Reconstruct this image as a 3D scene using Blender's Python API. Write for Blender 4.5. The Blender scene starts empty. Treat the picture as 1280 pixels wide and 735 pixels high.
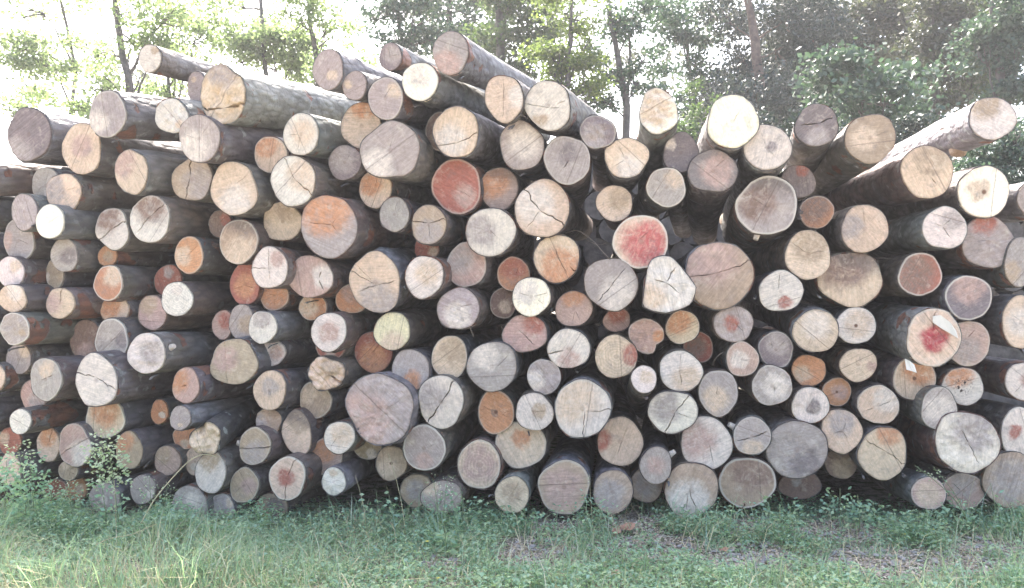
import bpy, math, random
import numpy as np
from mathutils import Vector, Matrix, noise
R = math.radians
rnd = random.Random(7)
sc = bpy.context.scene
COL = sc.collection

# ---------------------------------------------------------------- camera, sky, sun, exposure
F, CAMZ, CAMY = 1109.0, 1.35, -5.5
cam_data = bpy.data.cameras.new('camera')
cam_data.sensor_width = 36.0
cam_data.lens = 36.0 * F / 1280.0
cam_data.clip_start, cam_data.clip_end = 0.05, 2000.0
cam = bpy.data.objects.new('camera', cam_data)
cam.location = (0, CAMY, CAMZ)
cam.rotation_euler = (R(90), 0, 0)
COL.objects.link(cam)
sc.camera = cam

SUN_EL, SUN_AZ = 52.0, -22.0            # sun behind the pile, a little to the left
world = bpy.data.worlds.new('World')
sc.world = world
world.use_nodes = True
wn = world.node_tree.nodes
sky = wn.new('ShaderNodeTexSky')
sky.sky_type = 'NISHITA'
sky.sun_disc = False
sky.sun_elevation = R(SUN_EL)
sky.sun_rotation = R(SUN_AZ)
sky.air_density = 1.0
sky.dust_density = 6.0
sky.ozone_density = 1.0
wn['Background'].inputs['Strength'].default_value = 0.15
world.node_tree.links.new(sky.outputs[0], wn['Background'].inputs['Color'])
sd = bpy.data.lights.new('sun', 'SUN')
sd.energy = 4.0
sd.angle = R(0.5)
sd.color = (1.0, 0.95, 0.87)
sun = bpy.data.objects.new('sun', sd)
# direction towards the sun
sv = Vector((math.sin(R(SUN_AZ)) * math.cos(R(SUN_EL)), math.cos(R(SUN_AZ)) * math.cos(R(SUN_EL)), math.sin(R(SUN_EL))))
sun.rotation_euler = sv.to_track_quat('Z', 'Y').to_euler()
COL.objects.link(sun)
sc.view_settings.view_transform = 'Standard'
sc.view_settings.look = 'None'
sc.view_settings.exposure = 2.45
sc.view_settings.gamma = 1.0


def at(px, py, Y):
    k = (Y - CAMY) / F
    return Vector(((px - 640) * k, Y, CAMZ - (py - 367.5) * k))


# ---------------------------------------------------------------- node helpers
class NT:
    def __init__(self, name):
        self.m = bpy.data.materials.new(name)
        self.m.use_nodes = True
        self.t = self.m.node_tree
        self.b = self.t.nodes['Principled BSDF']
        self.out = self.t.nodes['Material Output']

    def n(self, typ, **kw):
        nd = self.t.nodes.new(typ)
        for k, v in kw.items():
            if k[0] == 'i' and k[1:].isdigit():
                self.set(nd.inputs[int(k[1:])], v)
            elif k[:2] == 'I_':
                self.set(nd.inputs[k[2:].replace('_', ' ')], v)
            else:
                setattr(nd, k, v)
        return nd

    def set(self, inp, v):
        if isinstance(v, bpy.types.NodeSocket):
            self.t.links.new(v, inp)
        elif isinstance(v, bpy.types.Node):
            self.t.links.new(v.outputs[0], inp)
        else:
            inp.default_value = v

    def math(self, op, a, b=0.0, c=0.0, clamp=False):
        nd = self.t.nodes.new('ShaderNodeMath')
        nd.operation = op
        nd.use_clamp = clamp
        self.set(nd.inputs[0], a); self.set(nd.inputs[1], b); self.set(nd.inputs[2], c)
        return nd.outputs[0]

    def ramp(self, v, lo, hi, a=0.0, b=1.0):
        nd = self.t.nodes.new('ShaderNodeMapRange')
        nd.interpolation_type = 'SMOOTHSTEP'
        self.set(nd.inputs[0], v); nd.inputs[1].default_value = lo; nd.inputs[2].default_value = hi
        nd.inputs[3].default_value = a; nd.inputs[4].default_value = b
        return nd.outputs[0]

    def mix(self, f, a, b, mode='MIX'):
        nd = self.t.nodes.new('ShaderNodeMix')
        nd.data_type = 'RGBA'; nd.blend_type = mode
        self.set(nd.inputs[0], f); self.set(nd.inputs[6], a); self.set(nd.inputs[7], b)
        return nd.outputs[2]

    def noise(self, vec, scale, detail=3.0, rough=0.55, dist=0.0, w=None):
        nd = self.t.nodes.new('ShaderNodeTexNoise')
        if w is not None:
            nd.noise_dimensions = '4D'
            self.set(nd.inputs['W'], w)
        self.set(nd.inputs['Vector'], vec)
        self.set(nd.inputs['Scale'], scale); nd.inputs['Detail'].default_value = detail
        nd.inputs['Roughness'].default_value = rough; nd.inputs['Distortion'].default_value = dist
        return nd.outputs[0]

    def attr(self, name, typ='OBJECT'):
        nd = self.t.nodes.new('ShaderNodeAttribute')
        nd.attribute_type = typ; nd.attribute_name = name
        return nd

    def bump(self, h, strength, dist):
        nd = self.t.nodes.new('ShaderNodeBump')
        self.set(nd.inputs['Height'], h)
        nd.inputs['Strength'].default_value = strength
        nd.inputs['Distance'].default_value = dist
        self.set(self.b.inputs['Normal'], nd.outputs[0])
        return nd


def rgba(c):
    return (c[0], c[1], c[2], 1.0)


# cut wood: every cut end carries its own colours as object properties
def mat_cut():
    k = NT('cut_wood')
    co = k.n('ShaderNodeTexCoord').outputs['Object']
    seed = k.attr('seed').outputs['Fac']
    rad = k.attr('rad').outputs['Fac']
    base = k.attr('base').outputs['Color']
    stain = k.attr('stain').outputs['Color']
    st = k.attr('stp').outputs['Vector']       # x, z (fractions of the radius), size
    fl = k.attr('flags').outputs['Vector']     # rings, pale rim, pith dot
    fl2 = k.attr('flags2').outputs['Vector']   # saw lines, soot, stain2
    sp = k.n('ShaderNodeVectorMath', operation='DIVIDE', i0=co)
    cmb = k.n('ShaderNodeCombineXYZ', i0=rad, i1=rad, i2=rad)
    k.set(sp.inputs[1], cmb)
    P = sp.outputs[0]                         # local coordinates in radii
    warp = k.n('ShaderNodeTexNoise', noise_dimensions='4D')
    k.set(warp.inputs['Vector'], P); k.set(warp.inputs['W'], seed); warp.inputs['Scale'].default_value = 1.6
    wv = k.n('ShaderNodeVectorMath', operation='SUBTRACT', i0=warp.outputs['Color'], i1=(0.5, 0.5, 0.5))
    wv2 = k.n('ShaderNodeVectorMath', operation='SCALE', i0=wv.outputs[0]); wv2.inputs['Scale'].default_value = 0.55
    Q = k.n('ShaderNodeVectorMath', operation='ADD', i0=P, i1=wv2.outputs[0]).outputs[0]
    sepP = k.n('ShaderNodeSeparateXYZ', i0=P)
    r = k.math('POWER', k.math('ADD', k.math('MULTIPLY', sepP.outputs[0], sepP.outputs[0]), k.math('MULTIPLY', sepP.outputs[2], sepP.outputs[2])), 0.5)
    sq = k.n('ShaderNodeSeparateXYZ', i0=Q)
    rq = k.math('POWER', k.math('ADD', k.math('MULTIPLY', sq.outputs[0], sq.outputs[0]), k.math('MULTIPLY', sq.outputs[2], sq.outputs[2])), 0.5)
    rmix = k.math('ADD', k.math('MULTIPLY', r, 0.8), k.math('MULTIPLY', rq, 0.2))
    ang = k.math('ARCTAN2', sepP.outputs[2], sepP.outputs[0])
    s_st = k.n('ShaderNodeSeparateXYZ', i0=st)
    s_fl = k.n('ShaderNodeSeparateXYZ', i0=fl)
    s_f2 = k.n('ShaderNodeSeparateXYZ', i0=fl2)
    # stain: soft-edged blot
    dx = k.math('SUBTRACT', sq.outputs[0], s_st.outputs[0])
    dz = k.math('SUBTRACT', sq.outputs[2], s_st.outputs[1])
    d = k.math('POWER', k.math('ADD', k.math('MULTIPLY', dx, dx), k.math('MULTIPLY', dz, dz)), 0.5)
    fine = k.noise(P, 9.0, 4.0, 0.6, 0.0, seed)
    dd = k.math('ADD', k.math('DIVIDE', d, k.math('MAXIMUM', s_st.outputs[2], 0.05)), k.math('MULTIPLY', k.math('SUBTRACT', fine, 0.5), 0.45))
    sm = k.ramp(dd, 0.62, 1.22, 1.0, 0.0)
    sm = k.math('MULTIPLY', sm, k.ramp(k.noise(Q, 4.0, 4.0, 0.65, 0.6, k.math('ADD', seed, 31.0)), 0.3, 0.6, 0.55, 1.0))
    c = k.mix(sm, base, stain)
    # second dark weathering towards one side, for the ends that have it
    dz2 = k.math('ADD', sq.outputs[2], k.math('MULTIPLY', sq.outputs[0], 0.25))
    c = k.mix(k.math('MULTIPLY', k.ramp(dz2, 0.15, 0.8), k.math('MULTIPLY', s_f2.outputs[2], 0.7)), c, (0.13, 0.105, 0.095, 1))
    # radial streaks: noise in (angle, radius)
    pol = k.n('ShaderNodeCombineXYZ', i0=k.math('MULTIPLY', k.math('COSINE', ang), 3.2), i1=k.math('MULTIPLY', k.math('SINE', ang), 3.2), i2=k.math('MULTIPLY', r, 1.2))
    rad_n = k.noise(pol.outputs[0], 2.6, 5.0, 0.7, 0.0, seed)
    c = k.mix(1.0, c, k.n('ShaderNodeCombineXYZ', i0=k.ramp(rad_n, 0.25, 0.75, 0.86, 1.12), i1=k.ramp(rad_n, 0.25, 0.75, 0.85, 1.12), i2=k.ramp(rad_n, 0.25, 0.75, 0.84, 1.13)).outputs[0], 'MULTIPLY')
    # growth rings
    ringw = k.math('ADD', k.math('MULTIPLY', rmix, 46.0), k.math('MULTIPLY', k.noise(P, 2.2, 2.0, 0.5, 0.0, seed), 14.0))
    ring = k.math('SINE', ringw)
    rs = k.math('ADD', 0.022, k.math('MULTIPLY', s_fl.outputs[0], 0.06))
    rv = k.math('ADD', 1.0, k.math('MULTIPLY', ring, rs))
    c = k.mix(1.0, c, k.n('ShaderNodeCombineXYZ', i0=rv, i1=rv, i2=rv).outputs[0], 'MULTIPLY')
    # saw marks: parallel, direction differs per log
    rot = k.n('ShaderNodeVectorRotate', rotation_type='AXIS_ANGLE', i0=P)
    rot.inputs['Axis'].default_value = (0, 1, 0)
    k.set(rot.inputs['Angle'], k.math('MULTIPLY', seed, 7.31))
    map1 = k.n('ShaderNodeMapping', i0=rot.outputs[0]); map1.inputs['Scale'].default_value = (0.8, 1.0, 9.0)
    saw = k.noise(map1.outputs[0], 1.7, 6.0, 0.68, 0.35, seed)
    sa = k.math('ADD', 0.30, k.math('MULTIPLY', s_f2.outputs[0], 0.35))
    sawv = k.math('ADD', 1.0, k.math('MULTIPLY', k.math('SUBTRACT', saw, 0.5), k.math('MULTIPLY', sa, 2.4)))
    c = k.mix(1.0, c, k.n('ShaderNodeCombineXYZ', i0=sawv, i1=sawv, i2=sawv).outputs[0], 'MULTIPLY')
    # weathering blotches, grey-violet
    blot = k.noise(Q, 2.4, 6.0, 0.68, 0.4, k.math('ADD', seed, 3.0))
    c = k.mix(k.ramp(blot, 0.5, 0.78, 0.0, 0.62), c, (0.235, 0.20, 0.185, 1))
    c = k.mix(k.ramp(blot, 0.48, 0.28, 0.0, 0.65), c, k.mix(0.5, (0.76, 0.67, 0.53, 1), base))
    spots = k.noise(P, 17.0, 3.0, 0.7, 0.0, k.math('ADD', seed, 9.0))
    c = k.mix(k.ramp(spots, 0.64, 0.78, 0.0, 0.55), c, (0.12, 0.095, 0.08, 1))
    torn = k.noise(rot.outputs[0], 4.0, 5.0, 0.66, 1.2, k.math('ADD', seed, 21.0))
    tv = k.ramp(torn, 0.3, 0.7, 0.9, 1.1)
    c = k.mix(1.0, c, k.n('ShaderNodeCombineXYZ', i0=tv, i1=tv, i2=tv).outputs[0], 'MULTIPLY')
    # step left where two saw cuts met
    stp = k.n('ShaderNodeSeparateXYZ', i0=k.attr('step').outputs['Vector'])
    rz = k.n('ShaderNodeSeparateXYZ', i0=rot.outputs[0]).outputs[2]
    sdist = k.math('SUBTRACT', k.math('ADD', rz, k.math('MULTIPLY', k.math('SUBTRACT', torn, 0.5), 0.10)), stp.outputs[0])
    stepv = k.math('MULTIPLY', k.ramp(sdist, -0.012, 0.012), stp.outputs[1])
    stepl = k.math('MULTIPLY', k.ramp(k.math('ABSOLUTE', sdist), 0.035, 0.008), stp.outputs[1])
    c = k.mix(k.math('MULTIPLY', stepl, 0.45), c, (0.14, 0.10, 0.08, 1))
    # soot marks
    so = k.math('MULTIPLY', k.ramp(k.noise(P, 5.0, 4.0, 0.6, 0.5, seed), 0.5, 0.6), k.ramp(r, 0.65, 0.25))
    c = k.mix(k.math('MULTIPLY', so, s_f2.outputs[1]), c, (0.07, 0.05, 0.045, 1))
    # pith
    pd = k.math('MULTIPLY', k.ramp(r, 0.13, 0.05), k.math('ADD', 0.25, k.math('MULTIPLY', s_fl.outputs[2], 0.7)))
    c = k.mix(pd, c, (0.16, 0.08, 0.05, 1))
    # rim: cambium line, pale on some ends, brown on others
    edge = k.attr('edge', 'GEOMETRY').outputs['Fac']
    er = k.ramp(k.math('ADD', edge, k.math('MULTIPLY', k.math('SUBTRACT', fine, 0.5), 0.05)), 0.90, 0.975)
    rimcol = k.mix(s_fl.outputs[1], k.mix(0.28, c, (0.2, 0.15, 0.12, 1)), (0.62, 0.56, 0.47, 1))
    c = k.mix(k.math('MULTIPLY', er, 0.8), c, rimcol)
    k.set(k.b.inputs['Base Color'], c)
    k.b.inputs['Roughness'].default_value = 0.82
    k.b.inputs['Specular IOR Level'].default_value = 0.25
    h = k.math('ADD', k.math('MULTIPLY', saw, 1.0), k.math('ADD', k.math('MULTIPLY', torn, 1.1), k.math('MULTIPLY', blot, 0.6)))
    h = k.math('ADD', h, k.math('MULTIPLY', ring, 0.05))
    h = k.math('ADD', h, k.math('MULTIPLY', stepv, 0.9))
    k.bump(h, 0.42, 0.006)
    return k.m


def mat_bark():
    k = NT('bark')
    co = k.n('ShaderNodeTexCoord').outputs['Object']
    seed = k.attr('seed').outputs['Fac']
    base = k.attr('base').outputs['Color']
    fl = k.n('ShaderNodeSeparateXYZ', i0=k.attr('flags').outputs['Vector'])    # bare patches, white spots, gloss
    st = k.n('ShaderNodeMapping', i0=co); st.inputs['Scale'].default_value = (1.0, 0.35, 1.0)
    V = st.outputs[0]
    n1 = k.noise(V, 9.0, 6.0, 0.65, 0.3, seed)
    n2 = k.noise(co, 38.0, 4.0, 0.65, 0.0, seed)
    n3 = k.noise(co, 3.0, 3.0, 0.55, 0.0, seed)
    c = k.mix(k.ramp(n1, 0.3, 0.72), k.mix(0.45, base, (0.045, 0.037, 0.035, 1)), base)
    c = k.mix(k.ramp(n3, 0.5, 0.72, 0.0, 0.55), c, (0.25, 0.255, 0.26, 1))
    # lichen / pale flecks
    lich = k.ramp(k.noise(co, 13.0, 3.0, 0.5, 0.0, k.math('ADD', seed, 4.0)), 0.60, 0.66)
    c = k.mix(k.math('MULTIPLY', lich, k.math('ADD', 0.25, k.math('MULTIPLY', fl.outputs[1], 0.75))), c, (0.42, 0.44, 0.4, 1))
    # green algae
    c = k.mix(k.ramp(k.noise(co, 4.5, 3.0, 0.5, 0.0, k.math('ADD', seed, 7.0)), 0.55, 0.75, 0.0, 0.35), c, (0.10, 0.115, 0.06, 1))
    # bark knocked off, orange-red inner bark shows, mostly near the cut end
    y = k.n('ShaderNodeSeparateXYZ', i0=co).outputs[1]
    near = k.ramp(y, 0.04, 0.5, 1.0, 0.0)
    pat = k.noise(co, 6.5, 3.0, 0.5, 0.2, k.math('ADD', seed, 11.0))
    thr = k.math('SUBTRACT', pat, k.math('MULTIPLY', near, k.math('MULTIPLY', fl.outputs[0], 0.11)))
    bare = k.ramp(thr, 0.335, 0.30)
    c = k.mix(bare, c, k.mix(n2, (0.27, 0.095, 0.055, 1), (0.20, 0.125, 0.09, 1)))
    k.set(k.b.inputs['Base Color'], c)
    k.set(k.b.inputs['Roughness'], k.ramp(n1, 0.3, 0.7, 0.85, 0.5))
    k.b.inputs['Specular IOR Level'].default_value = 0.4
    vo = k.t.nodes.new('ShaderNodeTexVoronoi')
    k.set(vo.inputs['Vector'], V); vo.inputs['Scale'].default_value = 26.0
    crk = k.ramp(vo.outputs[0], 0.25, 0.75)
    c2_ = k.mix(k.math('MULTIPLY', crk, 0.4), c, (0.05, 0.042, 0.04, 1))
    k.set(k.b.inputs['Base Color'], c2_)
    h = k.math('SUBTRACT', k.math('ADD', n1, k.math('MULTIPLY', n2, 0.55)), k.math('MULTIPLY', crk, 0.35))
    h = k.math('SUBTRACT', h, k.math('MULTIPLY', bare, 0.5))
    k.bump(h, 1.0, 0.02)
    return k.m


def mat_leaf(name, cols, trans=0.45, bright=1.0):
    k = NT(name)
    rp = k.n('ShaderNodeNewGeometry').outputs['Random Per Island']
    cr = k.n('ShaderNodeValToRGB', i0=rp)
    el = cr.color_ramp.elements
    while len(el) < len(cols):
        el.new(0.5)
    for i, cc in enumerate(cols):
        el[i].position = i / max(1, len(cols) - 1)
        el[i].color = rgba([x * bright for x in cc])
    k.set(k.b.inputs['Base Color'], cr.outputs[0])
    k.b.inputs['Roughness'].default_value = 0.5
    tr = k.n('ShaderNodeBsdfTranslucent')
    k.set(tr.inputs['Color'], k.mix(1.0, cr.outputs[0], (1.3, 1.45, 0.95, 1), 'MULTIPLY'))
    mx = k.n('ShaderNodeMixShader')
    mx.inputs[0].default_value = trans
    k.t.links.new(k.b.outputs[0], mx.inputs[1]); k.t.links.new(tr.outputs[0], mx.inputs[2])
    k.t.links.new(mx.outputs[0], k.out.inputs['Surface'])
    return k.m


def mat_simple(name, col, rough=0.8, scale=20.0, var=0.3, bump=0.3, dist=0.01, col2=None):
    k = NT(name)
    co = k.n('ShaderNodeTexCoord').outputs['Object']
    n1 = k.noise(co, scale, 5.0, 0.6)
    c2 = col2 or [x * (1 - var) for x in col]
    c = k.mix(k.ramp(n1, 0.32, 0.68), rgba(c2), rgba(col))
    k.set(k.b.inputs['Base Color'], c)
    k.b.inputs['Roughness'].default_value = rough
    k.bump(n1, bump, dist)
    return k.m


def mat_ground():
    k = NT('soil')
    co = k.n('ShaderNodeTexCoord').outputs['Object']
    a = k.noise(co, 1.3, 5.0, 0.6)
    b = k.noise(co, 14.0, 6.0, 0.7)
    c_ = k.noise(co, 60.0, 4.0, 0.7)
    c = k.mix(k.ramp(a, 0.4, 0.6), (0.16, 0.13, 0.10, 1), (0.10, 0.13, 0.065, 1))
    c = k.mix(k.ramp(b, 0.42, 0.62), c, (0.40, 0.34, 0.31, 1))
    c = k.mix(k.ramp(c_, 0.55, 0.75, 0, 0.8), c, (0.07, 0.055, 0.045, 1))
    k.set(k.b.inputs['Base Color'], c)
    k.b.inputs['Roughness'].default_value = 0.95
    k.bump(k.math('ADD', b, c_), 0.8, 0.02)
    return k.m


M_CUT, M_BARK, M_SOIL = mat_cut(), mat_bark(), mat_ground()
M_TRUNK = mat_simple('tree_bark', (0.13, 0.115, 0.105), 0.9, 9.0, 0.5, 0.8, 0.03)
M_TRUNK_RED = mat_simple('conifer_bark', (0.16, 0.115, 0.095), 0.9, 9.0, 0.5, 0.8, 0.03)
M_TWIG = mat_simple('twig_bark', (0.19, 0.15, 0.12), 0.8, 40.0, 0.4)
M_PAPER = mat_simple('paper', (0.70, 0.65, 0.56), 0.7, 12.0, 0.08, 0.1)
M_DEADLEAF = mat_simple('dead_leaf', (0.42, 0.24, 0.16), 0.8, 30.0, 0.4)
M_STONE = mat_simple('pale_stone', (0.34, 0.32, 0.30), 0.9, 25.0, 0.35, 0.5, 0.01)
M_STRAW = mat_simple('straw', (0.52, 0.45, 0.27), 0.7, 40.0, 0.25)
M_STEM = mat_simple('green_stem', (0.20, 0.26, 0.12), 0.7, 40.0, 0.3)
M_YELLOW = mat_simple('yellow_petals', (0.80, 0.66, 0.06), 0.6, 40.0, 0.2)
M_SEED = mat_leaf('seed_heads', [(0.42, 0.48, 0.30), (0.62, 0.64, 0.48), (0.30, 0.40, 0.20)], 0.3)
M_GRASS = mat_leaf('grass_blades', [(0.23, 0.34, 0.22), (0.31, 0.43, 0.29), (0.38, 0.46, 0.27), (0.27, 0.41, 0.32), (0.58, 0.55, 0.42)], 0.4)
M_COVER = mat_leaf('low_leaves', [(0.17, 0.29, 0.19), (0.28, 0.43, 0.30), (0.42, 0.52, 0.30), (0.27, 0.44, 0.35)], 0.35)
M_DRY = mat_leaf('dry_litter', [(0.56, 0.47, 0.40), (0.42, 0.34, 0.28), (0.64, 0.58, 0.52), (0.30, 0.22, 0.18)], 0.15)
M_LEAF_A = mat_leaf('leaf_green', [(0.05, 0.075, 0.042), (0.07, 0.10, 0.05), (0.10, 0.13, 0.06)], 0.4)
M_LEAF_T = mat_leaf('leaf_blue_green', [(0.04, 0.068, 0.05), (0.055, 0.088, 0.066), (0.075, 0.115, 0.085)], 0.3)
M_LEAF_Y = mat_leaf('leaf_yellow_green', [(0.10, 0.13, 0.05), (0.14, 0.17, 0.06), (0.07, 0.10, 0.05)], 0.5)
M_LEAF_PALE = mat_leaf('leaf_pale_green', [(0.13, 0.165, 0.10), (0.18, 0.22, 0.13), (0.23, 0.27, 0.15)], 0.6)
M_NEEDLE = mat_leaf('spruce_needles', [(0.026, 0.038, 0.033), (0.034, 0.05, 0.042), (0.045, 0.066, 0.054)], 0.12)
M_BROWNLEAF = mat_leaf('leaf_olive', [(0.055, 0.06, 0.042), (0.075, 0.08, 0.05), (0.045, 0.055, 0.042)], 0.3)


# ---------------------------------------------------------------- mesh helpers
def mesh_obj(name, verts, faces, mat, parent=None, smooth=False, attrs=None):
    me = bpy.data.meshes.new(name)
    me.from_pydata([tuple(v) for v in verts], [], faces)
    if attrs:
        for an, vals in attrs.items():
            a = me.attributes.new(an, 'FLOAT', 'POINT')
            a.data.foreach_set('value', vals)
    me.materials.append(mat)
    if smooth:
        me.polygons.foreach_set('use_smooth', [True] * len(me.polygons))
    me.update()
    o = bpy.data.objects.new(name, me)
    COL.objects.link(o)
    o.parent = parent
    return o


def np_mesh(name, V, faces_n, idx, mat, parent=None):
    """V (n,3) array; faces all of size faces_n; idx flat index array."""
    me = bpy.data.meshes.new(name)
    nf = len(idx) // faces_n
    me.vertices.add(len(V)); me.vertices.foreach_set('co', np.asarray(V, dtype=np.float32).ravel())
    me.loops.add(len(idx)); me.loops.foreach_set('vertex_index', np.asarray(idx, dtype=np.int32))
    me.polygons.add(nf); me.polygons.foreach_set('loop_start', np.arange(0, nf * faces_n, faces_n, dtype=np.int32))
    me.materials.append(mat)
    me.update(calc_edges=True)
    me.validate()
    o = bpy.data.objects.new(name, me)
    COL.objects.link(o)
    o.parent = parent
    return o


def empty(name, loc, label, cat, group=None, rot=None):
    o = bpy.data.objects.new(name, None)
    o.empty_display_size = 0.1
    COL.objects.link(o)
    if rot is not None:
        o.matrix_world = Matrix.Translation(loc) @ rot.to_4x4()
    else:
        o.location = loc
    tag(o, label, cat, group)
    return o


def tag(o, label=None, cat=None, group=None, kind=None):
    if label: o['label'] = label
    if cat: o['category'] = cat
    if group: o['group'] = group
    if kind: o['kind'] = kind
    return o


def tube(pts, rads, seg=8, jitter=0.0, cap=True, seed=0):
    """verts, faces of a tapered tube along pts"""
    V, Fc = [], []
    n = len(pts)
    up = Vector((0.13, 0.9, 0.21)).normalized()
    for i, p in enumerate(pts):
        p = Vector(p)
        t = (Vector(pts[min(i + 1, n - 1)]) - Vector(pts[max(i - 1, 0)])).normalized()
        if abs(t.dot(up)) > 0.95:
            up = Vector((1, 0, 0.1)).normalized()
        a = t.cross(up).normalized(); b = t.cross(a).normalized()
        for j in range(seg):
            th = 2 * math.pi * j / seg
            rr = rads[i]
            if jitter:
                rr *= 1 + jitter * noise.noise(Vector((p.x * 6 + seed, p.z * 6 + j * 1.7, p.y * 3)))
            V.append(p + a * (rr * math.cos(th)) + b * (rr * math.sin(th)))
    for i in range(n - 1):
        for j in range(seg):
            k2 = (j + 1) % seg
            Fc.append((i * seg + j, i * seg + k2, (i + 1) * seg + k2, (i + 1) * seg + j))
    if cap:
        Fc.append(tuple(range(seg))[::-1]); Fc.append(tuple((n - 1) * seg + j for j in range(seg)))
    return V, Fc


# ---------------------------------------------------------------- setting: the ground
def ground_z(x, y):
    return 0.035 * noise.noise(Vector((x * 0.6, y * 0.6, 0))) + 0.012 * noise.noise(Vector((x * 3, y * 3, 5)))


def build_ground():
    xs = sorted(set([-400, -150, -60, -25, -12] + [round(-7 + 0.14 * i, 3) for i in range(101)] + [12, 25, 60, 150, 400]))
    ys = sorted(set([-60, -20, -9] + [round(-6 + 0.14 * i, 3) for i in range(72)] + [6, 10, 18, 35, 80, 200, 600]))
    V = []
    for y in ys:
        for x in xs:
            V.append((x, y, ground_z(x, y) if abs(x) <= 7 and -6 <= y <= 4 else -0.02))
    n = len(xs)
    Fc = [(j * n + i, j * n + i + 1, (j + 1) * n + i + 1, (j + 1) * n + i) for j in range(len(ys) - 1) for i in range(n - 1)]
    o = mesh_obj('ground', V, Fc, M_SOIL, smooth=True)
    tag(o, kind='structure')


build_ground()

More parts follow.
